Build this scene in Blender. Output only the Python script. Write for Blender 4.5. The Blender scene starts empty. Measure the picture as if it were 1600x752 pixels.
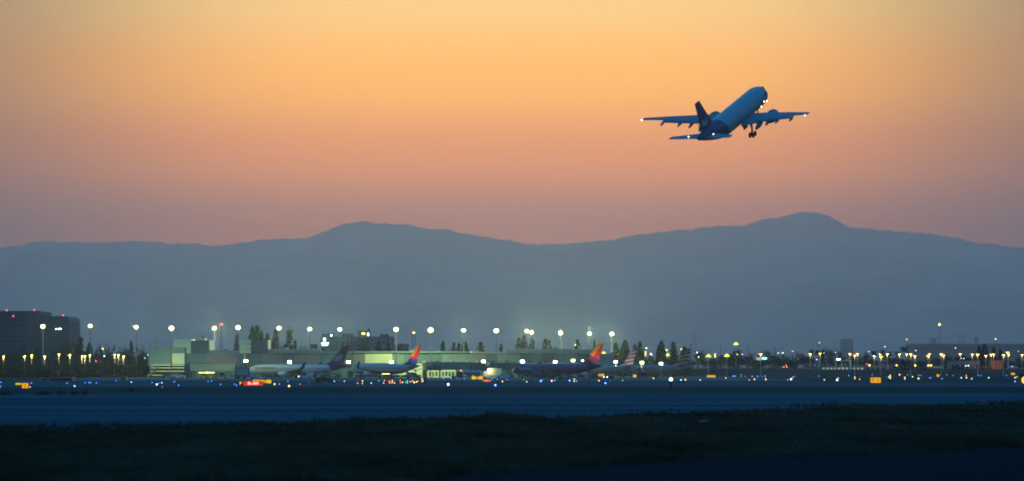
import bpy, bmesh, math, random
import numpy as np
from mathutils import Vector, Matrix, Euler
R = math.radians
rnd = random.Random(7)
scene = bpy.context.scene
C = scene.collection

# ------------------------------------------------------------------ camera
F, CX, HY, EYE = 4500.0, 800.0, 572.0, 4.5      # focal length in photo pixels, optical centre, horizon row, eye height (m)
cam = bpy.data.cameras.new('camera')
co = bpy.data.objects.new('camera', cam); C.objects.link(co)
co.location = (0, 0, EYE); co.rotation_euler = (R(90), 0, 0)
cam.sensor_width = 36; cam.lens = 36 * F / 1600
cam.shift_y = (HY - 376) / 1600
cam.clip_start = 1; cam.clip_end = 60000
cam.dof.use_dof = True; cam.dof.focus_distance = 1050; cam.dof.aperture_fstop = 0.55
scene.camera = co

# ------------------------------------------------------------------ sky
world = bpy.data.worlds.new('World'); scene.world = world; world.use_nodes = True
nt = world.node_tree; nt.nodes.clear()
N = nt.nodes.new; L = nt.links.new
def wm(op, a, b=None):
    n = N('ShaderNodeMath'); n.operation = op
    for i, v in enumerate((a, b)):
        if v is None: continue
        if isinstance(v, (int, float)): n.inputs[i].default_value = v
        else: L(v, n.inputs[i])
    return n.outputs[0]
def wramp(fac, stops):
    n = N('ShaderNodeValToRGB'); L(fac, n.inputs[0]); e = n.color_ramp.elements
    n.color_ramp.interpolation = 'EASE'
    while len(e) < len(stops): e.new(0.5)
    for k, (p, c) in enumerate(stops): e[k].position = p; e[k].color = (*c, 1)
    return n.outputs[0]
tc = N('ShaderNodeTexCoord'); sx = N('ShaderNodeSeparateXYZ'); L(tc.outputs['Generated'], sx.inputs[0])
el = wm('MULTIPLY', wm('ARCSINE', sx.outputs[2]), 2 / math.pi)                     # 0 horizon .. 1 zenith
az = wm('MULTIPLY', wm('ARCTAN2', sx.outputs[0], sx.outputs[1]), 180 / math.pi)    # degrees from the sunset
d_ = lambda a: a / 90.0
glow = wramp(el, [(0, (.80, .17, .04)), (d_(2.6), (.98, .21, .045)), (d_(4.2), (1.82, .50, .0)), (d_(5.6), (2.1, .82, .0)),
                  (d_(7.4), (1.66, .98, .22)), (d_(9.5), (1.3, 1.0, .45)), (d_(15), (.4, .52, .55)), (d_(26), (.0, .35, .90)), (d_(45), (.0, .27, .74)), (1, (.0, .17, .52))])
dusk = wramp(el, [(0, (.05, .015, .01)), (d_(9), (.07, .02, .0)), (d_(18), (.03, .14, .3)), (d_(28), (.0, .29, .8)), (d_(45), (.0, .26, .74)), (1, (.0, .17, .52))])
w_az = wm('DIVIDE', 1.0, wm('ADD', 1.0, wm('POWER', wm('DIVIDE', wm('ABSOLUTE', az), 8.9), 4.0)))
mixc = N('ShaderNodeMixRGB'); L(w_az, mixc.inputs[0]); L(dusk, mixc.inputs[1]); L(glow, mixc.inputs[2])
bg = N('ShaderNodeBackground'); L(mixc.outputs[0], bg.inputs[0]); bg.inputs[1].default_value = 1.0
nish = N('ShaderNodeTexSky'); nish.sky_type = 'NISHITA'; nish.sun_disc = False
nish.sun_elevation = R(-1.5); nish.sun_rotation = R(0)
bg2 = N('ShaderNodeBackground'); L(nish.outputs[0], bg2.inputs[0]); bg2.inputs[1].default_value = 0.05
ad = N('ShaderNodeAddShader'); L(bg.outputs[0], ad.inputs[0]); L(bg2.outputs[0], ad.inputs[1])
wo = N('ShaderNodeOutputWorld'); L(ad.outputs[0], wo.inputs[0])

# the last of the sun behind the mountains
sl = bpy.data.lights.new('sun', 'SUN'); sl.energy = 0.03; sl.angle = R(12); sl.color = (1, .55, .25)
so = bpy.data.objects.new('sun', sl); C.objects.link(so); so.rotation_euler = (R(-85), 0, 0)

vs = scene.view_settings
vs.view_transform = 'Standard'; vs.look = 'None'; vs.gamma = 1; vs.exposure = 0; vs.use_curve_mapping = False
cy = scene.cycles
cy.volume_bounces = 4; cy.max_bounces = 8; cy.diffuse_bounces = 2; cy.glossy_bounces = 2
cy.filter_width = 1.9; cy.sample_clamp_indirect = 4
try: cy.use_denoising = True
except Exception: pass

# ------------------------------------------------------------------ helpers
def X(px, d): return (px - CX) / F * d
def Z(py, d): return EYE + (HY - py) / F * d
def ground_d(py, h=0.0): return F * (EYE - h) / (py - HY)

MATS = {}
def mat(name, col, rough=.6, metal=0., emit=None, strength=0., col2=None, scale=1., stretch=None, bump=0., sample=False, detail=6, spec=.3):
    if name in MATS: return MATS[name]
    m = bpy.data.materials.new(name); MATS[name] = m; m.use_nodes = True
    t = m.node_tree; b = t.nodes['Principled BSDF']
    b.inputs['Base Color'].default_value = (*col, 1); b.inputs['Roughness'].default_value = rough; b.inputs['Metallic'].default_value = metal
    b.inputs['Specular IOR Level'].default_value = spec
    if col2 is not None:
        c = t.nodes.new('ShaderNodeTexCoord'); mp = t.nodes.new('ShaderNodeMapping'); t.links.new(c.outputs['Object'], mp.inputs[0])
        if stretch: mp.inputs['Scale'].default_value = stretch
        n = t.nodes.new('ShaderNodeTexNoise'); n.inputs['Scale'].default_value = scale; n.inputs['Detail'].default_value = detail
        n.inputs['Roughness'].default_value = .65
        t.links.new(mp.outputs[0], n.inputs['Vector'])
        r = t.nodes.new('ShaderNodeValToRGB'); t.links.new(n.outputs[0], r.inputs[0])
        r.color_ramp.elements[0].position = .35; r.color_ramp.elements[1].position = .65
        r.color_ramp.elements[0].color = (*col, 1); r.color_ramp.elements[1].color = (*col2, 1)
        t.links.new(r.outputs[0], b.inputs['Base Color'])
        if bump:
            bp = t.nodes.new('ShaderNodeBump'); bp.inputs['Strength'].default_value = bump; bp.inputs['Distance'].default_value = .1
            t.links.new(n.outputs[0], bp.inputs['Height']); t.links.new(bp.outputs[0], b.inputs['Normal'])
    if emit is not None:
        b.inputs['Emission Color'].default_value = (*emit, 1); b.inputs['Emission Strength'].default_value = strength
        if not sample: m.cycles.emission_sampling = 'NONE'
    return m

class MB:
    """collects shapes into one mesh"""
    def __init__(s): s.v = []; s.f = []
    def add(s, vs, fs):
        o = len(s.v); s.v += [tuple(v) for v in vs]; s.f += [tuple(i + o for i in f) for f in fs]; return s
    def box(s, x0, x1, y0, y1, z0, z1):
        return s.add([(x0,y0,z0),(x1,y0,z0),(x1,y1,z0),(x0,y1,z0),(x0,y0,z1),(x1,y0,z1),(x1,y1,z1),(x0,y1,z1)],
                     [(0,3,2,1),(4,5,6,7),(0,1,5,4),(1,2,6,5),(2,3,7,6),(3,0,4,7)])
    def rings(s, rings, cap=True):
        n = len(rings[0]); o = len(s.v)
        for r in rings: s.v += [tuple(p) for p in r]
        for k in range(len(rings) - 1):
            for i in range(n):
                a, b = o + k*n + i, o + k*n + (i+1) % n
                s.f.append((a, b, b + n, a + n))
        if cap:
            s.f.append(tuple(o + i for i in range(n))[::-1]); s.f.append(tuple(o + (len(rings)-1)*n + i for i in range(n)))
        return s
    def tube(s, pts, rads, n=8):
        rs = []
        pts = [Vector(p) for p in pts]
        for k, p in enumerate(pts):
            d = (pts[min(k+1, len(pts)-1)] - pts[max(k-1, 0)]).normalized()
            u = d.orthogonal().normalized(); w = d.cross(u)
            rs.append([p + (u*math.cos(a) + w*math.sin(a)) * rads[k] for a in (2*math.pi*i/n for i in range(n))])
        return s.rings(rs)
    def lathe(s, prof, c=(0,0,0), n=12, axis='z'):
        rs = []
        for r, h in prof:
            ring = []
            for i in range(n):
                a = 2*math.pi*i/n; u, w = r*math.cos(a), r*math.sin(a)
                q = {'z': (u, w, h), 'x': (h, u, w), 'y': (w, h, u)}[axis]
                ring.append((q[0]+c[0], q[1]+c[1], q[2]+c[2]))
            rs.append(ring)
        return s.rings(rs)
    def ball(s, c, r, n=10, m=6, sq=(1,1,1)):
        rs = []
        for k in range(m+1):
            t = math.pi*(0.02 + 0.96*k/m); 
            rs.append([(c[0]+r*sq[0]*math.sin(t)*math.cos(2*math.pi*i/n), c[1]+r*sq[1]*math.sin(t)*math.sin(2*math.pi*i/n), c[2]-r*sq[2]*math.cos(t)) for i in range(n)])
        return s.rings(rs)
    def prism(s, poly, y0, y1):            # poly in (x, z)
        n = len(poly)
        return s.add([(x,y0,z) for x,z in poly] + [(x,y1,z) for x,z in poly],
                     [tuple(range(n)), tuple(range(2*n-1, n-1, -1))] + [(i, i+n, (i+1) % n + n, (i+1) % n) for i in range(n)])
    def mesh(s, name):
        m = bpy.data.meshes.new(name); m.from_pydata(s.v, [], s.f); m.update(); return m
    def build(s, name, material, parent=None, smooth=False):
        m = s.mesh(name)
        if smooth:
            for p in m.polygons: p.use_smooth = True
        b = bmesh.new(); b.from_mesh(m); bmesh.ops.recalc_face_normals(b, faces=b.faces); b.to_mesh(m); b.free()
        return obj(name, m, material, parent)
def obj(name, mesh, material, parent=None, loc=None):
    if material is not None and not mesh.materials: mesh.materials.append(material)
    o = bpy.data.objects.new(name, mesh); C.objects.link(o)
    if parent is not None: o.parent = parent
    if loc is not None: o.location = loc
    return o
def tag(o, label=None, cat=None, group=None, kind=None):
    if label: o['label'] = label
    if cat: o['category'] = cat
    if group: o['group'] = group
    if kind: o['kind'] = kind
    return o
def thing(name, label, cat, loc=(0,0,0), rz=0., group=None):
    o = bpy.data.objects.new(name, None); C.objects.link(o); o.location = loc; o.rotation_euler = (0, 0, rz); o.empty_display_size = .1
    return tag(o, label, cat, group)
def copy_tree(o, parent=None):
    c = o.copy(); C.objects.link(c); c.parent = parent
    for k in (x for x in list(o.children) if x.type != 'LIGHT'): copy_tree(k, c)
    return c
ORD = ['leftmost','second','third','fourth','fifth','sixth','seventh','eighth','ninth','tenth','eleventh','twelfth','thirteenth','fourteenth','fifteenth',
       'sixteenth','seventeenth','eighteenth','nineteenth','twentieth']
def nth(i):
    if i < 20: return ORD[i]
    k = i + 1; return f"{k}{'th' if 10 < k % 100 < 14 else {1:'st',2:'nd',3:'rd'}.get(k % 10, 'th')}"
def fromleft(i): return 'leftmost' if i == 0 else nth(i) + ' from left'
def text_mesh(s, size, extrude=.01, align='CENTER', shear=0.):
    cu = bpy.data.curves.new('text', 'FONT'); cu.body = s; cu.size = size; cu.extrude = extrude; cu.align_x = align; cu.align_y = 'CENTER'; cu.shear = shear
    cu.resolution_u = 3
    o = bpy.data.objects.new('text', cu); C.objects.link(o)
    dg = bpy.context.evaluated_depsgraph_get()
    m = bpy.data.meshes.new_from_object(o.evaluated_get(dg)); m.materials.clear()
    bpy.data.objects.remove(o); return m
def text(name, s, size, material, parent, loc, rot, extrude=.01, align='CENTER', shear=0., sx=1.):
    o = obj(name, text_mesh(s, size, extrude, align, shear), material, parent); o.location = loc; o.rotation_euler = rot; o.scale = (sx, 1, 1); return o
def point_light(parent, loc, power, col, radius=.4, name='lamp_light'):
    l = bpy.data.lights.new(name, 'POINT'); l.energy = power; l.color = col; l.shadow_soft_size = radius
    o = bpy.data.objects.new(name, l); C.objects.link(o); o.parent = parent; o.location = loc; return o
def struct(o): o['kind'] = 'structure'; return o

# ------------------------------------------------------------------ terrain
def sheet(name, pts, z, m):
    me = bpy.data.meshes.new(name); me.from_pydata([(x, y, z) for x, y in pts], [], [tuple(range(len(pts)))]); me.update()
    return struct(obj(name, me, m))
m_earth = mat('dry_earth', (.05,.055,.045), .95, spec=0.0, col2=(.075,.075,.06), scale=.01)
m_turf = mat('mown_turf', (.03,.04,.035), .95, spec=0.0, col2=(.06,.065,.055), scale=.05, stretch=(.25,1,1))
m_asph = mat('runway_asphalt', (.024,.047,.055), .85, spec=0.0, col2=(.07,.118,.125), scale=.05, stretch=(.09,1,1), detail=9)
m_taxi = mat('taxiway_concrete', (.07,.085,.085), .85, spec=0.0, col2=(.095,.11,.11), scale=.05, stretch=(.15,1,1))
m_apron = mat('apron_concrete', (.09,.11,.11), .8, spec=0.0, col2=(.14,.16,.155), scale=.03)
sheet('ground', [(-15500,-2500),(15500,-2500),(15500,25600),(-15500,25600)], 0, m_earth)
sheet('runway', [(-1500,150),(1500,150),(1500,482),(-1500,482)], .006, m_asph)
sheet('infield', [(-1500,482),(1500,482),(1500,614),(-1500,614)], .012, m_turf)
sheet('taxiway', [(-1500,614),(1500,614),(1500,790),(-1500,790)], .010, m_taxi)
sheet('apron', [(-150,850),(90,850),(95,1160),(-160,1160)], .02, m_apron)
ROAD = [(650,752),(760,741),(900,730),(1100,722),(1340,712),(1600,700),(1900,690)]
rp = [(X(px, ground_d(py)), ground_d(py)) for px, py in ROAD]
sheet('service_road', [(-40,60),(60,60)] + rp[::-1] + [(-30,112)], .016, mat('road_asphalt', (.012,.016,.018), .9, spec=0.0, col2=(.022,.026,.028), scale=.4, stretch=(.2,1,1)))

RIDGE = [(-900,395),(-500,372),(-250,390),(0,388),(30,384),(60,377),(100,378),(125,379),(180,378),(240,377),(270,381),(300,380),(335,384),(370,380),(410,375),(480,372),(510,360),
 (540,350),(570,346),(600,349),(640,351),(670,359),(690,357),(720,364),(780,374),(830,382),(880,381),(910,379),(960,374),(1000,366),(1040,362),(1090,357),
 (1140,351),(1160,354),(1190,343),(1220,340),(1245,333),(1270,331),(1300,339),(1325,355),(1380,360),(1460,366),(1520,378),(1600,388),(1800,402),(2100,385),(2500,410)]
def build_mountains():
    D = 24000.
    px = np.linspace(-880, 2480, 1121); ry = np.interp(px, [p[0] for p in RIDGE], [p[1] for p in RIDGE])
    rr = np.random.default_rng(3)
    k = np.convolve(rr.normal(size=len(px)+8), np.ones(3)/3, 'same')[4:-4]
    ry = np.convolve(np.pad(ry, 1, 'edge'), np.array([.2,.6,.2]), 'valid') + k*1.15 + .6*np.sin(px*.31) * np.sin(px*.117)
    xs = (px-CX)/F*D; hz = EYE + (HY-ry)/F*D
    ys = np.linspace(-1, 1, 49)
    V = []; nx, ny = len(xs), len(ys)
    ph = rr.uniform(0, 6, 12); fr = rr.uniform(.4, 3.5, 12)
    for j, t in enumerate(ys):
        y = D + (t*5200 if t < 0 else t*1300)
        w = (1-abs(t))**1.15
        sp = sum(np.sin(xs/900*fr[i] + ph[i] + t*6*math.sin(i*1.7)) for i in range(12)) / 12
        z = hz*w*(1 + .55*sp*abs(t)**.7*(1-abs(t))) - (8 if abs(t) > .99 else 0)
        if t < 0: z = np.minimum(z, hz*.96*y/D)
        V += [(float(a), float(y), float(b)) for a, b in zip(xs, z)]
    Fc = [(j*nx+i, j*nx+i+1, (j+1)*nx+i+1, (j+1)*nx+i) for j in range(ny-1) for i in range(nx-1)]
    me = bpy.data.meshes.new('mountains'); me.from_pydata(V, [], Fc)
    for p in me.polygons: p.use_smooth = True
    struct(obj('mountains', me, mat('chaparral_slopes', (.05,.07,.06), .95, col2=(.26,.25,.22), scale=.0016)))
build_mountains()

# the air: an even haze over the whole basin
hz = MB().box(-16000, 16000, -3000, 25900, -2, 1420).build('haze', None)
hm = bpy.data.materials.new('haze_air'); hm.use_nodes = True; t = hm.node_tree; t.nodes.clear()
pv = t.nodes.new('ShaderNodeVolumePrincipled'); out = t.nodes.new('ShaderNodeOutputMaterial'); t.links.new(pv.outputs[0], out.inputs['Volume'])
pv.inputs['Color'].default_value = (.80, 1, 1, 1); pv.inputs['Density'].default_value = 6.2e-5; pv.inputs['Anisotropy'].default_value = .80
hz.data.materials.append(hm); hz['kind'] = 'stuff'

# ------------------------------------------------------------------ aircraft
m_white = mat('white_aircraft_paint', (.42,.47,.48), .35, col2=(.36,.42,.43), scale=.6)
m_grey = mat('grey_aircraft_paint', (.38,.4,.42), .45)
m_dark = mat('dark_rubber', (.02,.02,.022), .8)
m_metal = mat('bare_metal', (.45,.46,.48), .35, metal=.8)
m_glass = mat('cockpit_glass', (.015,.02,.03), .1)
m_lamp_w = mat('white_lamp', (.9,.9,.9), emit=(1,.88,.6), strength=16)
def nodes_of(m): return m.node_tree, m.node_tree.nodes['Principled BSDF']
def band_mat(name, stops, direction, rough=.4, emit=0.):
    """paint that steps between colours along a direction in the part's own space; stops: (position, colour) ascending"""
    m = mat(name, stops[0][1], rough); t, b = nodes_of(m)
    c = t.nodes.new('ShaderNodeTexCoord'); dp = t.nodes.new('ShaderNodeVectorMath'); dp.operation = 'DOT_PRODUCT'
    t.links.new(c.outputs['Object'], dp.inputs[0]); dp.inputs[1].default_value = direction
    lo, hi = stops[0][0] - 1, stops[-1][0] + 1
    mr = t.nodes.new('ShaderNodeMapRange'); t.links.new(dp.outputs['Value'], mr.inputs[0]); mr.inputs[1].default_value = lo; mr.inputs[2].default_value = hi
    r = t.nodes.new('ShaderNodeValToRGB'); r.color_ramp.interpolation = 'CONSTANT'; t.links.new(mr.outputs[0], r.inputs[0])
    e = r.color_ramp.elements
    while len(e) < len(stops): e.new(.5)
    for k, (p, col) in enumerate(stops): e[k].position = 0 if k == 0 else (p - lo) / (hi - lo); e[k].color = (*col, 1)
    t.links.new(r.outputs[0], b.inputs['Base Color'])
    return m

def foil(le, te, z, thick, y=0., vertical=False, n=7):
    """closed aerofoil ring between leading and trailing edge x; at span position y (or height z when vertical)"""
    ring = []
    c = le - te
    for k in range(n + 1):
        u = k / n; ring.append((le - c*u, 1.0*thick*c*(1.48*math.sqrt(u) - .63*u - 1.76*u*u + 1.42*u**3 - .51*u**4)))
    for k in range(n - 1, 0, -1):
        u = k / n; ring.append((le - c*u, -.8*thick*c*(1.48*math.sqrt(u) - .63*u - 1.76*u*u + 1.42*u**3 - .51*u**4)))
    return [(x, t, z) if vertical else (x, y, z + t) for x, t in ring]

def airliner(root, P):
    """P: dimensions in metres, x forward from the nose at 0, z from the fuselage centre line"""
    m_fus, m_fin, m_wing, m_eng = P['fus'], P['fin'], P.get('wing', m_grey), P.get('eng', m_white)
    r = P['r']; Ln = P['len']
    prof = P['prof']                                       # (x, z, half width, half height)
    mb = MB(); n = 28
    mb.rings([[(x, ry*math.cos(a), z + rz*math.sin(a)) for a in (2*math.pi*i/n for i in range(n))] for x, z, ry, rz in prof])
    fus = mb.build('fuselage', m_fus, root, True)
    # cockpit panes
    nx, nz, nr = P['cockpit']
    for s in (-1, 1):
        for k in range(2):
            a0, a1 = R(78 - 34*k), R(50 - 30*k)
            mb = MB(); q = []
            for dx, hh in ((0, 0), (-.85*r/2, .28*r)):
                for a in (a0, a1): q.append((nx - dx*-1 - (.35*k*r), s*(nr*(1.03 + .14*(hh > 0)))*math.cos(a), nz + hh + nr*.92*math.sin(a)*.55))
            mb.add(q, [(0, 1, 3, 2)]); mb.build('cockpit_pane', m_glass, fus)
    # wings
    for s in (1, -1):
        W = P['wing_st']; mb = MB()
        mb.rings([foil(le, te, z, th, s*y) for y, le, te, z, th in W])
        w = mb.build('wing', m_wing, root, False)
        yt, lt, tt, zt, _ = W[-1]
        for y0, y1, fl in P.get('flaps', ()):
            ys_ = [q[0] for q in W]; mb = MB(); rs = []
            for y in (y0, y1):
                te = np.interp(y, ys_, [q[2] for q in W]); z = np.interp(y, ys_, [q[3] for q in W])
                rs.append([(te + .5, s*y, z + .1), (te - fl*.5, s*y, z - fl*.22 + .08), (te - fl, s*y, z - fl*.62), (te - fl*.45, s*y, z - fl*.42), (te + .4, s*y, z - .25)])
            mb.rings(rs).build('flap', m_wing, w)
        if P.get('winglet'):
            h = P['winglet']; mb = MB()
            mb.rings([foil(lt, tt, zt, .1, s*yt), foil(lt - .9, tt - .5, zt + h*.35, .1, s*(yt + .35)), foil(lt - 2.0, tt - 1.3, zt + h, .1, s*(yt + .75))])
            mb.build('winglet', P.get('winglet_mat', m_wing), w)
        for y, ln, rr in P['fairings']:
            te = np.interp(y, [q[0] for q in W], [q[2] for q in W]); zz = np.interp(y, [q[0] for q in W], [q[3] for q in W])
            MB().rings([[(te + ln*.6 - ln*u*1.15, s*y + rr*k*math.cos(a), zz - rr*1.3 - ln*.14*u + rr*1.5*k*math.sin(a)) for a in (2*math.pi*i/8 for i in range(8))]
                        for u, k in ((0, .15), (.25, .8), (.55, 1), (.8, .7), (1, .1))]).build('flap_fairing', m_wing, w, True)
        # tail planes
        mb = MB(); mb.rings([foil(le, te, z, th, s*y) for y, le, te, z, th in P['stab']]); mb.build('tail_plane', P.get('stab_mat', m_wing), root)
        # engine
        ex, ey, ez, er, el_ = P['engine']
        e = MB().lathe([(er*.82, 0), (er*.95, -.12*el_*.3), (er, -.25*el_), (er*.98, -.5*el_), (er*.8, -.8*el_), (er*.62, -.82*el_), (er*.5, -el_)], (ex, s*ey, ez), 20, 'x').build('engine', m_eng, root, True)
        MB().lathe([(er*.8, .01), (er*.78, .02)], (ex, s*ey, ez), 20, 'x').build('intake_fan', m_dark, e)
        MB().lathe([(er*.5, 0), (er*.42, -.12*el_), (.05, -.3*el_)], (ex - el_, s*ey, ez), 14, 'x').build('exhaust_cone', m_metal, e, True)
        zw = np.interp(ey, [q[0] for q in W], [q[3] for q in W])
        MB().prism([(ex - .25*el_, ez + er*.9), (ex - .45*el_, zw), (ex - 1.25*el_, zw + .02), (ex - .95*el_, ez + er*.55)], s*ey - .16*er, s*ey + .16*er).build('pylon', m_wing, e)
    # fin
    mb = MB(); mb.rings([foil(le, te, z, th, 0, True) for z, le, te, th in P['fin_st']]); fin = mb.build('fin', m_fin, root)
    # landing gear
    gz = P['ground']
    for gx, gy, nw, wr in P['gear']:
        top = P.get('gear_top', -r*.6)
        g = MB().tube([(gx, gy, top), (gx, gy, gz + wr)], [wr*.42, wr*.32], 8).tube([(gx + 1.4, gy*.75, top), (gx, gy, (top + gz + wr)*.55)], [wr*.17, wr*.17], 6).build('landing_gear_leg', m_metal, root)
        for i in range(nw // 2):
            for sd in (-1, 1):
                wx = gx + (0 if nw == 2 else (i - .5)*2.4*wr)
                MB().lathe([(wr*.55, -.2*wr), (wr*.95, -.22*wr), (wr, -.1*wr), (wr, .1*wr), (wr*.95, .22*wr), (wr*.55, .2*wr)], (wx, gy + sd*wr*.62, gz + wr), 14, 'y').build('wheel', m_dark, g, True)
        if gx < -P['len']*.3 and P.get('doors'):
            MB().add([(gx + 1.8, gy*.55, top - .1), (gx - 1.6, gy*.55, top - .1), (gx - 1.6, gy*.68, top - 1.7), (gx + 1.8, gy*.68, top - 1.6),
                      (gx + 1.8, gy*.55 + .08, top - .1), (gx - 1.6, gy*.55 + .08, top - .1), (gx - 1.6, gy*.68 + .08, top - 1.7), (gx + 1.8, gy*.68 + .08, top - 1.6)],
                     [(0,1,2,3),(7,6,5,4),(0,4,5,1),(1,5,6,2),(2,6,7,3),(3,7,4,0)]).build('gear_door', m_wing, g)
    # cabin windows
    if P.get('windows'):
        x0, x1, st = P['windows']; mb = MB()
        x = x0
        while x > x1:
            for s in (-1, 1):
                y = s*(r*.985); mb.box(x - .13, x + .13, min(y, y + s*.035), max(y, y + s*.035), .28, .62)
            x -= st
        o = mb.build('window_row', m_glass, fus); o['kind'] = 'stuff'
    return fus, fin

A3 = 54.1
m_purple = (.028,.024,.095)
m_cargo = band_mat('cargo_jet_paint', [(-60, m_purple), (-38.2, (.27,.31,.31))], (1, 0, .55), .4)
m_cfin = mat('cargo_fin_paint', m_purple, .4)
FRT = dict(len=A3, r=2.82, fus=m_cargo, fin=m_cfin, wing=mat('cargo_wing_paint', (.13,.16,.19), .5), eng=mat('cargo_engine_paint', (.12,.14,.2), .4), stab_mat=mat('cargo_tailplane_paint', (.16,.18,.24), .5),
  prof=[(0,-.75,.05,.05),(-.35,-.72,.75,.7),(-1.0,-.6,1.3,1.2),(-2.2,-.35,1.95,1.9),(-4,-.12,2.5,2.5),(-6.5,0,2.8,2.8),(-9,0,2.82,2.82),(-36,0,2.82,2.82),(-40,.25,2.65,2.55),(-44,.65,2.2,2.1),(-48,1.05,1.55,1.5),(-51.5,1.35,.95,.85),(-53.6,1.5,.4,.4)],
  cockpit=(-2.0,.55,1.75),
  wing_st=[(0,-17.0,-28.2,-1.4,.075),(2.8,-18.0,-28.4,-1.25,.075),(8.0,-21.4,-28.6,-.40,.065),(15,-26.0,-30.6,.65,.055),(22.0,-30.6,-33.2,1.62,.05),(22.42,-31.2,-33.3,1.70,.04)],
  fairings=[(7.7,6.4,.58),(10.4,5.0,.36),(13.2,4.4,.33),(17.4,3.8,.30)],
  flaps=[(3.0,7.9,1.0),(8.1,17.2,.75)],
  stab=[(0,-45.2,-51.6,.9,.05),(1.6,-46.2,-51.8,1.0,.05),(8.0,-50.6,-53.3,1.5,.045),(8.15,-50.9,-53.3,1.52,.03)],
  engine=(-16.6,7.9,-2.2,1.6,5.4),
  fin_st=[(1.6,-38.2,-50.8,.03),(3.1,-42.2,-50.9,.045),(6.5,-46.0,-52.3,.045),(10.3,-49.9,-53.6,.04),(10.5,-50.3,-53.6,.03)],
  ground=-5.6, gear=[(-6.2,0,2,.5),(-26.2,4.8,4,.72),(-26.2,-4.8,4,.72)], gear_top=-1.6, doors=True)
# pose found from the wing tips, nose, tail and fin in the photograph
fr = thing('cargo_jet', 'blue-white cargo jet climbing away with dark tail and wheels still down', 'aircraft', (66.9, 766.8, 77.6))
fr.rotation_mode = 'XYZ'
YAW, PIT, ROL = 1.1628, .3377, .0022
fr.rotation_euler = (Matrix.Rotation(YAW, 3, 'Z') @ Matrix.Rotation(-PIT, 3, 'Y') @ Matrix.Rotation(ROL, 3, 'X')).to_euler('XYZ')
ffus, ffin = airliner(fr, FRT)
m_let_w = mat('white_lettering', (.85,.85,.85), .5); m_let_o = mat('orange_lettering', (.85,.2,.02), .5)
for s in (-1, 1):      # lettering on both sides of the fin
    a = text('lettering', 'Fed', 2.5, m_let_w, ffin, (-46.9 if s < 0 else -49.4, s*.36, 4.3), (R(90), 0, R(0 if s < 0 else 180)), .02, 'RIGHT' if s < 0 else 'RIGHT')
    b = text('lettering', 'Ex', 2.5, m_let_o, ffin, (-46.9 if s < 0 else -49.4, s*.36, 4.3), (R(90), 0, R(0 if s < 0 else 180)), .02, 'LEFT')
def plane_lamp(name, p, r, parent=fr, m=m_lamp_w): return MB().ball(p, r, 8, 5).build(name, m, parent, True)
plane_lamp('wing_tip_light', (-33.3, 22.45, 1.7), .13); plane_lamp('wing_tip_light', (-33.2, -21.6, 1.45), .085)
plane_lamp('nose_light', (-8.3, -2.75, -.75), .12); plane_lamp('nose_light', (-5.4, -2.6, -1.3), .10); plane_lamp('nose_gear_light', (-9.6, -2.35, -1.75), .10)
plane_lamp('tail_plane_light', (-50.9, 3.6, 1.45), .09); plane_lamp('tail_plane_light', (-49.6, -2.6, 1.55), .08)

for x, z in ((-6.4, .75), (-9.4, -.15)):
    MB().box(x-.45, x+.45, -2.86, -2.72, z-.55, z+.55).build('side_door', m_glass, ffus)
def narrowbody(fus, fin, **k):
    return dict(dict(len=39.5, r=1.9, fus=fus, fin=fin, eng=fus if k.get('engfus') else m_white,
      prof=[(0,-.55,.04,.04),(-.25,-.52,.5,.48),(-.8,-.4,.95,.9),(-1.8,-.2,1.4,1.4),(-3.4,-.05,1.75,1.8),(-5.5,0,1.88,1.98),(-8,0,1.88,2.0),(-25.5,0,1.88,2.0),(-29,.2,1.72,1.78),(-32.5,.55,1.35,1.35),(-36,.95,.8,.85),(-38.5,1.2,.35,.4),(-39.3,1.28,.1,.15)],
      cockpit=(-1.7,.35,1.25),
      wing_st=[(0,-13.2,-21.2,-1.2,.07),(1.9,-14.2,-21.3,-1.15,.07),(6,-17.0,-21.6,-.75,.06),(17.2,-23.6,-25.3,.35,.05)],
      fairings=[(4.2,2.6,.26),(8.2,2.4,.24),(11.5,2.0,.2)], winglet=2.5,
      stab=[(0,-34.0,-38.2,1.2,.05),(1.0,-34.8,-38.4,1.25,.05),(7.1,-38.2,-40.0,1.9,.045)],
      engine=(-13.2,4.85,-1.85,1.08,4.2),
      fin_st=[(1.3,-27.2,-37.6,.02),(2.3,-31.2,-37.9,.04),(2.9,-32.6,-38.1,.045),(8.9,-37.6,-40.3,.04),(9.1,-38.1,-40.4,.03)],
      ground=-3.35, gear=[(-4.4,0,2,.34),(-19.8,2.86,2,.55),(-19.8,-2.86,2,.55)], gear_top=-1.2, windows=(-6.0,-32,.95)), **k)
def parked(label, px, d, yaw, P, s=1., name='parked_airliner'):
    """nose at photo column px and distance d; yaw 180 = nose to the left"""
    o = thing(name, label, 'aircraft', (X(px, d), d, 3.35*s + .03), R(yaw), 'airliners parked at the terminal'); o.scale = (s, s, s)
    return (o, *airliner(o, P))

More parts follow.
